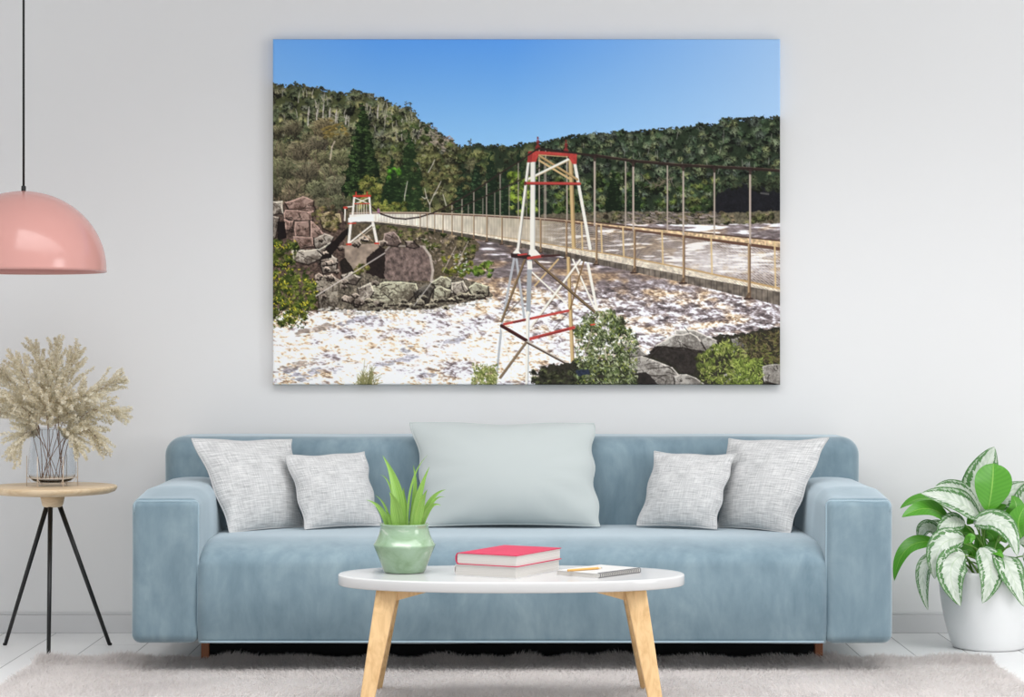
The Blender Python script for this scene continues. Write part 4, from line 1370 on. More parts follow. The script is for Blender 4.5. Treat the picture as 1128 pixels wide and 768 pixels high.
# ------------------------------------------------------------------ canvas print
def canvas_print():
    pic = paint(840, 573)                       # rows from the top, sRGB 0..255
    h, w = pic.shape[:2]
    A = P(300.5, 43.0, WALL - 0.04); B = P(859.5, 424.0, WALL - 0.04)
    d = 0.038; r = 0.006
    xs = A.x + (np.arange(w) + 0.0) / (w - 1) * (B.x - A.x)
    zs = A.z + (np.arange(h) + 0.0) / (h - 1) * (B.z - A.z)
    X, Z = np.meshgrid(xs, zs)
    e = np.minimum(np.minimum(X - A.x, B.x - X), np.minimum(A.z - Z, Z - B.z))
    q = np.clip(r - e, 0, r)
    Y = (WALL - 0.04) + (r - np.sqrt(np.maximum(r * r - q * q, 0)))
    front = np.stack([X, Y, Z], -1).reshape(-1, 3)
    fcol = pic.reshape(-1, 3)
    i = np.arange(h * w).reshape(h, w)
    quads = np.stack([i[:-1, :-1], i[1:, :-1], i[1:, 1:], i[:-1, 1:]], -1).reshape(-1, 4)
    # wrapped sides and the back
    ring = np.concatenate([i[0, :-1], i[:-1, -1], i[-1, :0:-1], i[:0:-1, 0]])
    back = front[ring].copy(); back[:, 1] = WALL - 0.002
    n0 = len(front); m = len(ring)
    ja = np.arange(m); jb = (ja + 1) % m
    side = np.stack([ring[ja], ring[jb], n0 + jb, n0 + ja], -1)
    V = np.concatenate([front, back]); C = np.concatenate([fcol, fcol[ring]])
    Q = np.concatenate([quads, side])
    org = np.array([(A.x + B.x) / 2, WALL - 0.02, (A.z + B.z) / 2])
    me = bpy.data.meshes.new('canvas_print')
    me.vertices.add(len(V)); me.vertices.foreach_set('co', (V - org).astype(np.float32).ravel())
    me.loops.add(len(Q) * 4); me.loops.foreach_set('vertex_index', Q.astype(np.int32).ravel())
    me.polygons.add(len(Q)); me.polygons.foreach_set('loop_start', np.arange(len(Q), dtype=np.int32) * 4)
    me.polygons.foreach_set('use_smooth', [True] * len(Q))
    me.update(calc_edges=True)
    ca = me.color_attributes.new('print', 'FLOAT_COLOR', 'POINT')
    s = np.clip(C, 0, 255) / 255.0
    L = np.where(s <= 0.04045, s / 12.92, ((s + 0.055) / 1.055) ** 2.4) * PRINT_GAIN
    L = np.concatenate([np.clip(L, 0, 0.98), np.ones((len(L), 1))], 1)
    ca.data.foreach_set('color', L.astype(np.float32).ravel())
    me.materials.append(M['print'])
    o = bpy.data.objects.new('canvas_print', me)
    o.location = org
    COL.objects.link(o)
    tag(o, 'large canvas print of a suspension bridge over a foaming river', 'picture')

canvas_print()

# ------------------------------------------------------------------ rug
RZ = 0.006
RX0, RX1, RY0, RY1 = -1.575, 1.585, 5.2, 7.205
rug = thing('rug', 'light grey shaggy rug under the coffee table and sofa front', 'rug', ((RX0 + RX1) / 2, (RY0 + RY1) / 2, 0))
obj('backing', *box((RX0, RY0, 0.001), (RX1, RY1, RZ)), M['rug'], rug, smooth=False)

def rug_pile():
    g = np.random.default_rng(7)
    n1, n2 = 190000, 26000
    # mostly the stretch in view, tufts along the far edge
    x = np.concatenate([g.uniform(RX0, RX1, n1), g.uniform(RX0, RX1, n2)])
    y = np.concatenate([g.uniform(5.75, RY1, n1), RY1 - np.abs(g.normal(0, 0.035, n2))])
    n = n1 + n2
    # lay of the pile: slow swirls
    a = 2.2 * np.sin(x * 3.1 + 1.3 * np.sin(y * 4.0)) + 1.5 * np.sin(y * 5.3 + x * 1.7) + g.normal(0, 0.9, n)
    tuft = 0.55 + 0.45 * np.sin(x * 21 + 2.0 * np.sin(x * 5.7) + 3 * np.sin(x * 2.1)) * np.sin(x * 9.3 + 1)
    far = np.clip((y - (RY1 - 0.09)) / 0.09, 0, 1)
    L = g.uniform(0.014, 0.024, n) * (1 + far * 1.3 * tuft)
    lean = np.clip(g.normal(1.1, 0.2, n), 0.3, 1.45) * (1 - 0.6 * far)
    dx, dy = np.cos(a) * np.sin(lean), np.sin(a) * np.sin(lean)
    dz = np.cos(lean)
    w = g.uniform(0.0012, 0.0022, n)
    b = a + PI / 2 + g.normal(0, 0.6, n)
    wx, wy = np.cos(b) * w, np.sin(b) * w
    z = np.full(n, RZ - 0.002)
    m = 0.55
    p0 = np.stack([x - wx, y - wy, z], -1); p1 = np.stack([x + wx, y + wy, z], -1)
    mx, my, mz = x + dx * L * m * 0.8, y + dy * L * m * 0.8, z + dz * L * m * 1.1
    p2 = np.stack([mx + wx * 0.8, my + wy * 0.8, mz], -1); p3 = np.stack([mx - wx * 0.8, my - wy * 0.8, mz], -1)
    p4 = np.stack([x + dx * L, y + dy * L, z + dz * L], -1)
    V = np.stack([p0, p1, p2, p3, p4], 1).reshape(-1, 3)
    V -= np.array(rug.location)
    k = np.arange(n) * 5
    loops = np.stack([k, k + 1, k + 2, k + 3, k + 3, k + 2, k + 4], -1).ravel()
    starts = np.stack([np.arange(n) * 7, np.arange(n) * 7 + 4], -1).ravel()
    me = bpy.data.meshes.new('pile')
    me.vertices.add(len(V)); me.vertices.foreach_set('co', V.astype(np.float32).ravel())
    me.loops.add(len(loops)); me.loops.foreach_set('vertex_index', loops.astype(np.int32))
    me.polygons.add(len(starts)); me.polygons.foreach_set('loop_start', starts.astype(np.int32))
    me.update(calc_edges=True)
    me.materials.append(M['rug'])
    o = bpy.data.objects.new('pile', me); o.parent = rug
    COL.objects.link(o)
    tag(o, kind='stuff')

rug_pile()

# ------------------------------------------------------------------ coffee table
TZ = 0.389
CT = Vector((-0.002, 6.335, 0))
table = thing('coffee_table', 'oval white coffee table on four splayed light wood legs', 'table', CT)
ta, tb = 0.503, 0.25
def oval(f, n=120):
    pts = []
    for i in range(n):
        a = 2 * PI * i / n
        c, s = math.cos(a), math.sin(a)
        e = 2 / 2.25
        pts.append((CT.x + (ta + f) * math.copysign(abs(c) ** e, c), CT.y + (tb + f) * math.copysign(abs(s) ** e, s)))
    return pts
th = 0.030
rings = [(-0.02, TZ), (-0.0035, TZ), (-0.001, TZ - 0.001), (0, TZ - 0.0035), (0, TZ - th + 0.0035), (-0.001, TZ - th + 0.001), (-0.0035, TZ - th), (-0.02, TZ - th)]
V = []; F = []; n = 120
for f, z in rings: V += [(p[0], p[1], z) for p in oval(f)]
for k in range(len(rings) - 1):
    for i in range(n):
        j = (i + 1) % n
        F.append((k * n + j, k * n + i, (k + 1) * n + i, (k + 1) * n + j))
F.append(tuple(range(n))); F.append(tuple(range((len(rings) - 1) * n, len(rings) * n))[::-1])
obj('tabletop', V, F, M['white'], table)
zb = TZ - th
for sx in (-1, 1):
    for sy in (-1, 1):
        # tapered square leg, splayed out, with a short brace running in under the top
        topc = Vector((CT.x + sx * 0.352, CT.y + sy * 0.135, zb))
        botc = Vector((CT.x + sx * 0.412, CT.y + sy * 0.255 + (0.04 if sy > 0 else 0.0), RZ + 0.002))
        wt, wb = 0.031, 0.0185
        V = []
        for c, w in ((topc, wt), (botc, wb)):
            V += [c + Vector((-w, -w * 0.8, 0)), c + Vector((w, -w * 0.8, 0)), c + Vector((w, w * 0.8, 0)), c + Vector((-w, w * 0.8, 0))]
        F = [(0, 1, 2, 3), (7, 6, 5, 4), (0, 4, 5, 1), (1, 5, 6, 2), (2, 6, 7, 3), (3, 7, 4, 0)]
        leg = bevel_mod(obj('leg', V, F, M['oak'], table, smooth=False), 0.004, 3)
        # brace
        xi = topc.x - sx * 0.022; xe = topc.x - sx * 0.125
        ya, yb2 = topc.y - 0.02, topc.y + 0.02
        V = [(xi, ya, zb), (xi, yb2, zb), (xi + sx * 0.006, yb2, zb - 0.034), (xi + sx * 0.006, ya, zb - 0.034),
             (xe, ya, zb), (xe, yb2, zb), (xe, yb2, zb - 0.004), (xe, ya, zb - 0.004)]
        F = [(0, 1, 2, 3), (7, 6, 5, 4), (0, 4, 5, 1), (1, 5, 6, 2), (2, 6, 7, 3), (3, 7, 4, 0)]
        if sx > 0: F = [f[::-1] for f in F]
        obj('brace', V, F, M['oak'], leg, smooth=False)

# ------------------------------------------------------------------ books
def book(name, label, cat, corner, ang, w, l, z, t, cov, curve):
    """corner: front corner; the spine lies on the far left side, the fore edge runs along +l on the right"""
    root = thing(name, label, cat, (corner[0], corner[1], z), 'books on the coffee table')
    b = Vector((math.cos(ang), math.sin(ang), 0)); a = Vector((-math.sin(ang), math.cos(ang), 0))
    c0 = Vector((corner[0], corner[1], z))
    ct = 0.0022
    def quad(a0, a1, b0, b1, z0, z1):
        V = [c0 + a * x + b * y + Vector((0, 0, q)) for q in (z0, z1) for (x, y) in ((a0, b0), (a1, b0), (a1, b1), (a0, b1))]
        F = [(3, 2, 1, 0), (4, 5, 6, 7), (0, 1, 5, 4), (1, 2, 6, 5), (2, 3, 7, 6), (3, 0, 4, 7)]
        return V, F
    # cover: lower board, rounded spine, upper board as one folded sheet
    sec = [(0, 0), (w - 0.008, 0)]
    for k in range(1, 10):
        q = PI * k / 10
        sec.append((w - 0.008 + 0.010 * math.sin(q), t / 2 - t / 2 * math.cos(q)))
    sec += [(w - 0.008, t), (0, t), (0, t - ct), (w - 0.009, t - ct)]
    for k in range(9, 0, -1):
        q = PI * k / 10
        sec.append((w - 0.009 + 0.008 * math.sin(q), t / 2 - (t / 2 - ct) * math.cos(q)))
    sec += [(w - 0.009, ct), (0, ct)]
    V = []; F = []
    m = len(sec)
    for y in (0, l):
        V += [c0 + a * p + b * y + Vector((0, 0, q)) for p, q in sec]
    for k in range(m):
        F.append((k, (k + 1) % m, m + (k + 1) % m, m + k))
    # end caps as strips between outer and inner outline
    half = m // 2
    for base in (0, m):
        for k in range(half - 1):
            f = (base + k, base + k + 1, base + m - 2 - k, base + m - 1 - k)
            F.append(f if base else f[::-1])
    obj('cover', V, F, cov, root, smooth=False)
    obj('pages', *quad(0.004, w - 0.003, 0.003, l - 0.003, ct, t - ct), M['pages'], root, smooth=False)
    return root

book('book', 'thick plain white book lying flat under the pink book', 'book', (0.012, 6.188), math.radians(61.6), 0.203, 0.276, TZ, 0.0325, M['wcover'], 0)
book('book', 'hardcover book with bright pink cover lying on top of a white book', 'book', (0.014, 6.186), math.radians(61.6), 0.200, 0.278, TZ + 0.0326, 0.0335, M['cover'], 0)

# ------------------------------------------------------------------ notebook and pencil
nb0 = Vector((0.244, 6.196, TZ)); ang = math.radians(50.5)
nb = thing('notebook', 'white spiral notebook lying right of the stacked books', 'notebook', nb0)
b = Vector((math.cos(ang), math.sin(ang), 0)); a = Vector((-math.sin(ang), math.cos(ang), 0))
def slab(a0, a1, b0, b1, z0, z1):
    V = [nb0 + a * x + b * y + Vector((0, 0, q)) for q in (z0, z1) for (x, y) in ((a0, b0), (a1, b0), (a1, b1), (a0, b1))]
    return V, [(3, 2, 1, 0), (4, 5, 6, 7), (0, 1, 5, 4), (1, 2, 6, 5), (2, 3, 7, 6), (3, 0, 4, 7)]
obj('pages', *slab(0.006, 0.150, 0.002, 0.211, 0.0015, 0.0125), M['pages'], nb, smooth=False)
cv = obj('cover', *slab(0.004, 0.152, 0, 0.213, 0.0125, 0.0138), M['wcover'], nb, smooth=False)
obj('cover', *slab(0.004, 0.152, 0, 0.213, 0.0, 0.0015), M['wcover'], nb, smooth=False)
NS = 22
for k in range(NS):
    y = 0.010 + (0.213 - 0.020) * k / (NS - 1)
    if 3 < k < 6 or 20 < k < 23: pass
    pts = []
    for j in range(12):
        q = 2 * PI * j / 12
        pts.append(nb0 + a * (0.0045 + 0.0075 * math.cos(q)) + b * (y + 0.0008 * math.sin(q)) + Vector((0, 0, 0.0074 + 0.0072 * math.sin(q))))
    obj('spiral_ring', *tube(pts, 0.0010, 5, closed=True), M['steel'], nb)

pc0 = Vector((0.160, 6.250, TZ + 0.0138 + 0.0036)); pc1 = Vector((0.262, 6.322, TZ + 0.0138 + 0.0036))
pd = (pc1 - pc0).normalized()
pen = thing('pencil', 'ochre wooden pencil lying across the white notebook', 'pencil', pc0)
obj('barrel', *tube([pc0, pc1 - pd * 0.016], 0.0036, 6), M['pencil'], pen, smooth=False)
tip = obj('tip', *tube([pc1 - pd * 0.016, pc1 - pd * 0.004], [0.0034, 0.0012], 10), M['bare'], pen)
obj('lead', *tube([pc1 - pd * 0.0042, pc1], [0.0012, 0.0003], 8), M['lead'], tip)

# ------------------------------------------------------------------ leaf builder
def leaf_mesh(ctrl, width, face, fold=0.12, n=18, m=8, shape='ovate', ripple=0.0, twist=0.0, cup=0.0):
    """ctrl: three control points base, middle, tip; face: direction the upper side looks to"""
    mid = [2 * ctrl[1][i] - 0.5 * ctrl[0][i] - 0.5 * ctrl[2][i] for i in range(3)]
    pts = bez(ctrl[0], mid, ctrl[2], n)
    face = Vector(face)
    V = []; UV = []; F = []
    for i, p in enumerate(pts):
        t = i / n
        tg = (pts[min(i + 1, n)] - pts[max(i - 1, 0)]).normalized()
        side = tg.cross(face)
        if side.length < 1e-5: side = tg.orthogonal()
        side.normalize()
        if twist: side = Matrix.Rotation(twist * (t - 0.3), 3, tg) @ side
        up = side.cross(tg).normalized()
        if shape == 'ovate':
            w = (math.sin(PI * min(1, t ** 0.72)) ** 0.85) if t < 1 else 0
            if t > 0.55: w = max(w, 0.0) ** 0.86
        elif shape == 'heart':
            w = (math.sin(PI * t ** 1.05) ** 0.55) * (0.72 + 0.4 * t) if 0 < t < 1 else 0
        else:                                        # strap
            w = (0.62 + 0.38 * math.sin(PI * min(1, t * 1.25))) * (1 - t ** 3.2) if t < 1 else 0
        w = max(w, 0.0) * width / 2
        for j in range(m + 1):
            s = 2 * j / m - 1
            d = fold * abs(s) * w + cup * w * s * s
            rip = ripple * math.sin(t * 15 + (2 if s > 0 else 0)) * abs(s) ** 2 * width
            V.append(p + side * (s * w) + up * (d + rip))
            UV.append((j / m, t))
    k = m + 1
    for i in range(n):
        for j in range(m):
            F.append((i * k + j, i * k + j + 1, (i + 1) * k + j + 1, (i + 1) * k + j))
    return V, F, UV

# ------------------------------------------------------------------ plant in the green pot
PC = Vector((-0.3145, 6.371, TZ))
pp = thing('potted_plant', 'strap leaved green plant in a glazed green pot on the coffee table', 'potted plant', PC)
pr = [(0.0, 0.0), (0.054, 0.0), (0.060, 0.002), (0.0615, 0.005), (0.066, 0.018), (0.0765, 0.045), (0.0868, 0.069), (0.0898, 0.0765), (0.0908, 0.0795), (0.0904, 0.082),
      (0.0880, 0.085), (0.0810, 0.097), (0.0750, 0.111), (0.0710, 0.126), (0.0702, 0.135), (0.0728, 0.1405), (0.0722, 0.143), (0.068, 0.1425), (0.0665, 0.134),
      (0.068, 0.110), (0.06, 0.108), (0.0, 0.108)]
obj('pot', *lathe(pr, PC, 72), M['glaze'], pp)
so = MB()
for i in range(14):
    for j in range(5):
        pass
sv, sf = lathe([(0.0665, 0.110), (0.06, 0.121), (0.03, 0.126), (0.0, 0.127)], PC, 32)
sv = [Vector(v) + Vector((0, 0, mnoise.noise(Vector(v) * 60) * 0.004)) for v in sv]
obj('soil', sv, sf, M['soil'], pp)
def zz(x, y): return (390 + x / 4.8, 490 + y / 4.8)
straps = [  # base, mid, tip (zoom pixels), width px, depth at base / tip
    ((252, 418), (222, 230), (150, 55), 15, -0.010, 0.000, 0.2),
    ((236, 420), (222, 335), (186, 250), 17, -0.040, -0.060, -0.1),
    ((300, 418), (345, 260), (401, 112), 9.5, 0.010, 0.030, 0.3),
    ((292, 418), (322, 240), (312, 106), 6.5, 0.020, 0.040, 0.0),
    ((284, 418), (305, 210), (392, 52), 3.2, 0.000, 0.020, 0.2),
    ((324, 420), (352, 325), (388, 236), 11, -0.035, -0.050, 0.3),
    ((344, 418), (406, 300), (487, 238), 8.5, -0.010, -0.030, -0.3),
    ((346, 416), (398, 338), (462, 323), 7.5, -0.018, -0.045, 0.2),
    ((346, 418), (410, 312), (482, 278), 4.5, 0.010, 0.010, 0.2),
    ((182, 418), (140, 345), (64, 292), 7.5, -0.020, -0.040, 0.3),
    ((228, 418), (198, 240), (136, 158), 3.8, 0.020, 0.030, 0.1),
    ((198, 418), (165, 330), (108, 266), 3.6, 0.015, 0.030, 0.1),
    ((204, 414), (184, 380), (164, 358), 6.0, -0.025, -0.035, 0.1),
    ((270, 418), (262, 330), (262, 225), 12, 0.025, 0.035, 0.1),
]
for bs, md, tp, wpx, d0, d1, fx in straps:
    p0 = P(*zz(*bs), PC.y + d0); p0.z = PC.z + 0.116
    p2 = P(*zz(*tp), PC.y + d1); p1 = P(*zz(*md), PC.y + (d0 + d1) / 2 + 0.006)
    V, F, UV = leaf_mesh((p0, p1, p2), wpx * 0.86 * PC.y / FPX, (fx, -1, 0.25), 0.35, 18, 6, 'strap')
    o = obj('leaf', V, F, M['strap'], pp, uv=UV)

# ------------------------------------------------------------------ side table, vase, pampas
ST = Vector((-1.592, 7.55, 0)); SZ = 0.568
st = thing('side_table', 'round oak side table on three thin black metal legs, left of the sofa', 'side table', ST)
pr = [(0.0, SZ - 0.030), (0.15, SZ - 0.030), (0.195, SZ - 0.026), (0.214, SZ - 0.019), (0.2205, SZ - 0.010), (0.2205, SZ - 0.004), (0.2185, SZ - 0.001), (0.214, SZ), (0.0, SZ)]
obj('tabletop', *lathe(pr, ST, 96), M['oaktop'], st)
pr = [(0.0, 0.494), (0.028, 0.494), (0.033, 0.497), (0.036, 0.503), (0.044, 0.5382), (0.0, 0.5382)]
obj('hub', *lathe(pr, ST, 48), M['oaktop'], st)
for px, Y, tx in ((5.5, 7.657, -0.022), (121, 7.657, 0.022), (53.5, 7.343, -0.003)):
    g = Vector(((px - 564) * Y / FPX, Y, 0.0))
    tp = Vector((ST.x + tx, ST.y + (Y - ST.y) * 0.11, 0.497))
    d = (tp - g).normalized()
    leg = obj('leg', *tube([g + d * 0.006, g + d * 0.2, tp], [0.0068, 0.0075, 0.0085], 14), M['black'], st)
    obj('foot', *lathe([(0, 0), (0.006, 0.0), (0.0075, 0.002), (0.0075, 0.008), (0, 0.009)], g, 14), M['cord'], leg)

VC = Vector((-1.590, 7.535, SZ))
vase = thing('vase', 'clear glass vase in a thin copper wire stand on the oak side table', 'vase', VC)
lift = 0.012
outer = [(0.0, 0.0), (0.045, 0.001), (0.064, 0.006), (0.076, 0.016), (0.0825, 0.032), (0.083, 0.048), (0.080, 0.085), (0.0755, 0.13), (0.0725, 0.165), (0.0715, 0.185)]
inner = [(r - 0.0022, z) for r, z in outer[::-1][:-3]] + [(0.062, 0.0105), (0.045, 0.006), (0.0, 0.005)]
inner[0] = (inner[0][0], inner[0][1] - 0.0002)
pr = outer + [(0.0704, 0.1862)] + inner
obj('glass', *lathe([(r, z + lift) for r, z in pr], VC, 72), M['glass'], vase)
wire = thing  # noqa
fr = MB()
for r, z in ((0.0845, 0.036), (0.0845, 0.0395)):
    pass
fr.add(*tube([(VC.x + 0.0850 * math.cos(2 * PI * k / 48), VC.y + 0.0850 * math.sin(2 * PI * k / 48), SZ + 0.030) for k in range(48)], 0.0013, 6, closed=True))
fr.add(*tube([(VC.x + 0.050 * math.cos(2 * PI * k / 36), VC.y + 0.050 * math.sin(2 * PI * k / 36), SZ + 0.0105) for k in range(36)], 0.0013, 6, closed=True))
ws = fr.build('wire_stand', M['copper'], vase)
for k in range(6):
    q = 2 * PI * k / 6 + 0.12
    c, s = math.cos(q), math.sin(q)
    x, y = VC.x + 0.0865 * c, VC.y + 0.0865 * s
    pts = [(x, y, SZ + 0.0005), (x, y, SZ + 0.105)]
    m = MB().add(*tube(pts, 0.0018, 6))
    m.add(*tube([(VC.x + 0.05 * c, VC.y + 0.05 * s, SZ + 0.0105), (VC.x + 0.07 * c, VC.y + 0.07 * s, SZ + 0.0105), (x, y, SZ + 0.030)], 0.0011, 6))
    m.build('post', M['copper'], ws)

def plume(label, base, ctrl, tip, size, seed, start=0.42, chunk=17):
    """dried grass head: a stem with many stubby fuzzy fingers"""
    R = random.Random(seed); g = np.random.default_rng(seed)
    root = thing('pampas_stem', label, 'dried grass', base, 'dried pampas stems in the vase')
    tip = ctrl.lerp(tip, 0.86)
    pts = bez(base, ctrl, tip, 40)
    k0 = int(40 * start)
    obj('stem', *tube(pts[:39], [0.0013] * 20 + [0.0011] * 19, 6), M['stem'], root)
    Vs = []; Fs = []
    cnt = 0
    NB = chunk + 9
    for b in range(NB):
        t = start + (1 - start) * (b + R.random() * 0.6) / NB
        i = min(39, int(t * 40)); p = pts[i].lerp(pts[min(40, i + 1)], t * 40 - i)
        tg = (pts[min(40, i + 1)] - pts[i - 1]).normalized()
        fr_ = (t - start) / (1 - start)
        ln = size * 1.55 * (0.50 + 0.7 * math.sin(PI * min(1, 0.16 + fr_ * 0.78))) * R.uniform(0.75, 1.15)
        phi = b * 2.4 + R.uniform(-.4, .4)
        o1 = tg.orthogonal().normalized(); o2 = tg.cross(o1)
        side = o1 * math.cos(phi) + o2 * math.sin(phi)
        d = (tg * R.uniform(0.7, 1.05) + side * (0.95 - 0.60 * fr_)).normalized()
        end = p + d * ln + Vector((0, 0, -0.10 * ln))
        ctl = p + d * ln * 0.5 + side * ln * 0.10
        fp = bez(p, ctl, end, 8)
        # spikelets
        m = 92
        for q in range(m):
            u = (q + R.random()) / m
            a = fp[min(7, int(u * 8))].lerp(fp[min(8, int(u * 8) + 1)], u * 8 - int(u * 8))
            ax = (fp[min(8, int(u * 8) + 1)] - fp[int(u * 8) if u < 1 else 7]).normalized()
            r = Vector(g.normal(0, 1, 3)).normalized()
            r = (r - ax * r.dot(ax)).normalized()
            dd = (r * 0.85 + ax * R.uniform(0.25, 1.0)).normalized()
            L = R.uniform(0.0095, 0.0170) * (1.1 - 0.4 * u) * (size / 0.06) ** 0.5
            wv = dd.cross(Vector(g.normal(0, 1, 3))).normalized() * R.uniform(0.0019, 0.0034)
            e = a + dd * L
            mm = a + dd * L * 0.5
            Vs += [a, mm + wv, e, mm - wv]
            Fs.append((cnt, cnt + 1, cnt + 2, cnt + 3)); cnt += 4
    obj('plume', Vs, Fs, M['pampas'], root)
    return root

def vz(x, y): return (x * 200 / 768, 350 + y * 200 / 768)
pl = [  # label, tip zoom px, head depth, ctrl zoom px, size
    ('cream pampas plume rising highest above the vase, slightly right of centre', (246, 78), 7.55, (205, 330), 0.046),
    ('cream pampas plume pointing up and left, second tallest of the bunch', (130, 88), 7.58, (180, 330), 0.046),
    ('wide cream pampas plume up and right of the tallest one', (330, 130), 7.60, (260, 330), 0.060),
    ('cream pampas plume reaching far right at upper level, slender tip', (540, 250), 7.52, (330, 330), 0.050),
    ('cream pampas plume reaching far right and drooping at mid level', (548, 415), 7.45, (350, 300), 0.052),
    ('cream pampas plume bending over the right rim of the vase', (440, 560), 7.46, (400, 350), 0.050),
    ('cream pampas plume hanging close to the right side of the glass', (345, 590), 7.42, (330, 400), 0.038),
    ('cream pampas plume hanging low at the left of the vase', (45, 600), 7.46, (90, 370), 0.050),
    ('cream pampas plume spreading out to the far left at mid level', (-40, 410), 7.50, (110, 350), 0.052),
    ('cream pampas plume spreading far left at upper level', (-25, 215), 7.56, (130, 320), 0.052),
    ('short cream pampas plume facing the front in the middle of the bunch', (290, 355), 7.40, (250, 330), 0.050),
    ('cream pampas plume in front pointing up left towards the tall pair', (50, 160), 7.44, (150, 330), 0.054),
    ('cream pampas plume in front just above the left rim', (-5, 345), 7.43, (120, 360), 0.052),
    ('cream pampas plume in the upper middle behind the tallest heads', (205, 195), 7.50, (210, 350), 0.054),
    ('cream pampas plume in front leaning right above the rim', (395, 325), 7.42, (290, 330), 0.056),
    ('short cream pampas plume in front leaning left above the rim', (150, 330), 7.40, (200, 380), 0.052),
]
for i, (lab, tp, Y, ct, sz) in enumerate(pl):
    q = 2 * PI * i / len(pl)
    tipp = P(*vz(*tp), Y)
    ctl = P(*vz(*ct), (Y + VC.y) / 2)
    base = VC + Vector((0.040 * math.cos(q * 5), 0.040 * math.sin(q * 5), lift + 0.010))
    # stem runs up inside the neck first
    neck = VC + Vector((0.03 * math.cos(q), 0.03 * math.sin(q), 0.20))
    plume(lab, base, neck * 0.45 + ctl * 0.55 + Vector((0, 0, 0.045)), tipp, sz, 100 + i)

# ------------------------------------------------------------------ pendant lamp
LY = 7.3
LX = (26 - 564) * LY / FPX
LR = 90 * LY / FPX
zr = CH - (299.5 - 384) * LY / FPX
ztop = CH - (210.5 - 384) * LY / FPX
lamp = thing('pendant_lamp', 'pink dome pendant lamp hanging on a black cord at the left', 'lamp', (LX, LY, zr))
pr = []
N = 28
hh = ztop - zr
for i in range(N + 1):
    q = PI / 2 * i / N
    pr.append((max(LR * math.sin(q), 0.0), hh * math.cos(q) * 0.965 + hh * 0.035))
pr.append((LR + 0.001, 0.0)); pr.append((LR - 0.004, -0.0005))
for i in range(N, -1, -1):
    q = PI / 2 * i / N
    pr.append((max((LR - 0.0045) * math.sin(q), 0.0), (hh - 0.0045) * math.cos(q) * 0.965 + hh * 0.035))
pr = [(r, z) for r, z in pr]
obj('shade', *lathe(pr, (LX, LY, zr), 96), M['pink'], lamp)
obj('ferrule', *lathe([(0, 0), (0.0075, 0.0), (0.0078, 0.003), (0.0078, 0.016), (0.006, 0.019), (0, 0.019)], (LX, LY, ztop - 0.0015), 24), M['black'], lamp)
obj('cord', *tube([(LX, LY, ztop + 0.015), (LX, LY, 2.69)], 0.0038, 10), M['cord'], lamp)
obj('ceiling_rose', *lathe([(0, 2.672), (0.035, 2.672), (0.05, 2.68), (0.052, 2.70), (0, 2.70)], (LX, LY, 0), 32), M['black'], lamp)

# ------------------------------------------------------------------ big plant in the white pot
BC = Vector((1.662, 7.60, 0))
bp = thing('potted_plant', 'silver and green leaved plant in a big white floor pot, right of the sofa', 'potted plant', BC)
pr = [(0.0, 0.0), (0.112, 0.0), (0.120, 0.003), (0.126, 0.011), (0.139, 0.05), (0.153, 0.105), (0.164, 0.165), (0.170, 0.225), (0.171, 0.258), (0.1695, 0.271), (0.166, 0.2745),
      (0.1615, 0.271), (0.161, 0.255), (0.159, 0.225), (0.12, 0.222), (0.0, 0.222)]
obj('pot', *lathe(pr, BC, 96), M['ceramic'], bp)
sv, sf = lathe([(0.160, 0.228), (0.13, 0.238), (0.06, 0.244), (0.0, 0.246)], BC, 40)
sv = [Vector(v) + Vector((0, 0, mnoise.noise(Vector(v) * 40) * 0.006)) for v in sv]
obj('soil', sv, sf, M['soil'], bp)
def wz(x, y): return (960 + x / 2.952, 480 + y / 2.954)
crown = BC + Vector((0.0, 0, 0.235))
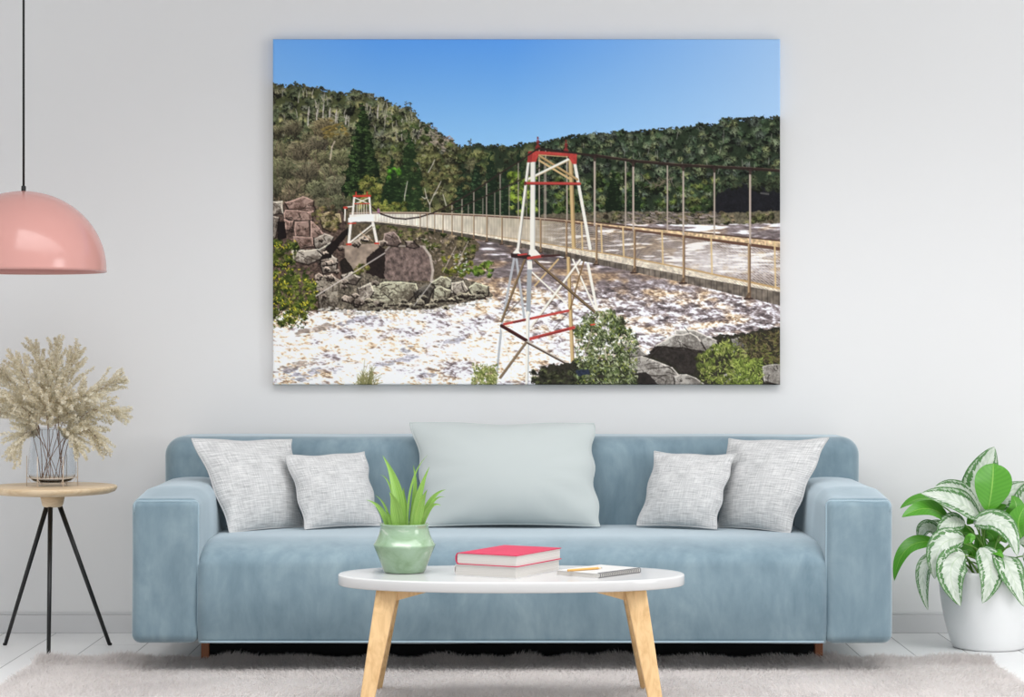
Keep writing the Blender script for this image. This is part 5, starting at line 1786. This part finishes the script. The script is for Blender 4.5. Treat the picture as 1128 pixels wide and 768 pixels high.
# base, mid, tip in zoom pixels; width px; depths base/mid/tip relative to the pot; facing; kind; shape
L = [
    ((352, 262), (358, 150), (400, 36), 128, (.03, .02, .03), (-0.25, -1, 0.2), 's', 'ovate'),
    ((378, 247), (392, 165), (396, 90), 132, (-.07, -.08, -.07), (0.1, -1, 0.25), 'g', 'heart'),
    ((352, 268), (275, 215), (160, 188), 112, (-.04, -.08, -.09), (0.15, -0.75, 0.75), 's', 'ovate'),
    ((356, 262), (290, 185), (205, 168), 96, (.02, .0, .0), (0.15, -0.7, 0.7), 's', 'ovate'),
    ((252, 282), (185, 238), (98, 266), 72, (-.05, -.08, -.09), (0.25, -0.7, 0.75), 'g', 'ovate'),
    ((222, 222), (160, 205), (92, 238), 52, (.03, .02, .02), (0.1, -0.5, 0.9), 'g', 'ovate'),
    ((305, 290), (255, 285), (213, 330), 66, (-.06, -.09, -.10), (0.1, -0.9, 0.45), 's', 'ovate'),
    ((305, 338), (225, 360), (206, 468), 88, (-.09, -.14, -.15), (-0.25, -1, 0.25), 's', 'ovate'),
    ((214, 350), (118, 366), (74, 474), 56, (-.03, -.05, -.06), (-0.5, -0.7, 0.4), 'd', 'ovate'),
    ((206, 385), (168, 450), (184, 570), 52, (-.05, -.09, -.10), (-0.5, -1, 0.1), 's', 'ovate'),
    ((305, 388), (258, 440), (290, 556), 102, (-.12, -.175, -.190), (-0.1, -1, 0.15), 's', 'ovate'),
    ((352, 365), (388, 440), (360, 546), 92, (-.12, -.180, -.190), (0.15, -1, 0.15), 's', 'ovate'),
    ((330, 285), (425, 290), (474, 392), 92, (-.08, -.14, -.15), (0.2, -0.85, 0.55), 's', 'ovate'),
    ((418, 384), (450, 440), (497, 558), 96, (-.11, -.175, -.190), (0.3, -1, 0.15), 's', 'ovate'),
    ((436, 285), (470, 240), (455, 195), 66, (-.05, -.06, -.05), (0.3, -1, 0.2), 'g', 'ovate'),
    ((490, 332), (478, 280), (505, 222), 80, (-.09, -.10, -.09), (-0.2, -1, 0.2), 'g', 'ovate'),
    ((400, 260), (430, 200), (505, 152), 84, (.03, .03, .04), (0.2, -1, 0.4), 's', 'ovate'),
    ((232, 320), (176, 300), (160, 352), 56, (.0, -.02, -.02), (-0.2, -0.8, 0.6), 's', 'ovate'),
    ((260, 300), (205, 290), (165, 300), 44, (.04, .04, .04), (-0.1, -0.6, 0.8), 's', 'ovate'),
    ((262, 365), (215, 370), (190, 430), 56, (.0, -.02, -.03), (-0.3, -0.9, 0.3), 'g', 'ovate'),
    ((300, 352), (325, 330), (322, 352), 26, (-.11, -.13, -.14), (0.2, -1, 0.4), 'g', 'ovate'),
    ((388, 385), (408, 380), (430, 398), 34, (-.12, -.15, -.16), (0.2, -0.8, 0.6), 'g', 'ovate'),
    ((425, 270), (410, 245), (440, 225), 44, (.0, .0, .0), (0.2, -1, 0.2), 'g', 'ovate'),
    ((470, 300), (540, 250), (600, 300), 96, (-.02, -.06, -.08), (0.2, -0.7, 0.75), 's', 'ovate'),
    ((480, 350), (560, 350), (610, 440), 90, (-.08, -.12, -.13), (0.4, -0.9, 0.4), 's', 'ovate'),
    ((470, 270), (520, 190), (580, 150), 90, (.03, .03, .04), (0.3, -0.9, 0.4), 's', 'ovate'),
    ((490, 390), (560, 430), (590, 540), 84, (-.09, -.13, -.14), (0.4, -0.9, 0.2), 's', 'ovate'),
    ((330, 330), (300, 315), (260, 335), 50, (.04, .05, .05), (0, -0.8, 0.6), 'g', 'ovate'),
    ((360, 330), (400, 320), (440, 350), 60, (.03, .03, .02), (0, -0.8, 0.6), 'g', 'ovate'),
    ((330, 400), (318, 372), (280, 384), 46, (-.02, -.03, -.03), (0, -0.9, 0.4), 'g', 'ovate'),
    ((380, 400), (398, 366), (436, 372), 46, (-.02, -.03, -.03), (0, -0.9, 0.4), 'g', 'ovate'),
    ((350, 390), (352, 350), (340, 322), 44, (-.01, -.02, -.02), (0, -1, 0.2), 'g', 'ovate'),
    ((300, 410), (270, 400), (246, 430), 40, (-.04, -.05, -.06), (0, -0.9, 0.4), 'g', 'ovate'),
    ((400, 350), (392, 325), (370, 312), 40, (.0, -.01, -.01), (0, -1, 0.2), 'g', 'ovate'),
    ((310, 350), (290, 330), (300, 305), 40, (.0, -.01, -.01), (0, -1, 0.2), 'g', 'ovate'),
    ((410, 420), (416, 400), (440, 420), 40, (-.05, -.07, -.08), (0, -0.9, 0.4), 'g', 'ovate'),
    ((350, 300), (340, 270), (310, 290), 60, (.0, -.02, -.03), (0, -0.8, 0.6), 'g', 'ovate'),
]
BY = BC.y
Rb = random.Random(3)
for i, (bs, md, tp, wpx, dp, fc, kd, shp) in enumerate(L):
    p0, p1, p2 = P(*wz(*bs), BY + dp[0]), P(*wz(*md), BY + dp[1]), P(*wz(*tp), BY + dp[2])
    V, F, UV = leaf_mesh((p0, p1, p2), wpx / 2.952 * BY / FPX, fc, 0.16, 22, 10, shp, 0.012, 0.0)
    lf = obj('leaf', V, F, M['silver'] if kd == 's' else M['gleaf'], bp, uv=UV)
    lf['label'] = {'s': 'silver leaf streaked with green', 'g': 'plain bright green leaf', 'd': 'plain bright green leaf'}[kd]
    # leaf stalk down to the soil
    q = Rb.uniform(0, 2 * PI); rr = Rb.uniform(0.01, 0.05)
    s0 = crown + Vector((rr * math.cos(q), rr * math.sin(q), 0.0))
    md2 = (s0 + p0) / 2 + Vector(((p0.x - s0.x) * -0.25, (p0.y - s0.y) * -0.15, 0.04))
    obj('stalk', *tube(bez(s0, md2, p0 + (p1 - p0) * 0.06, 10), [0.0042 - 0.0002 * j for j in range(11)], 8), M['gstem'], lf)
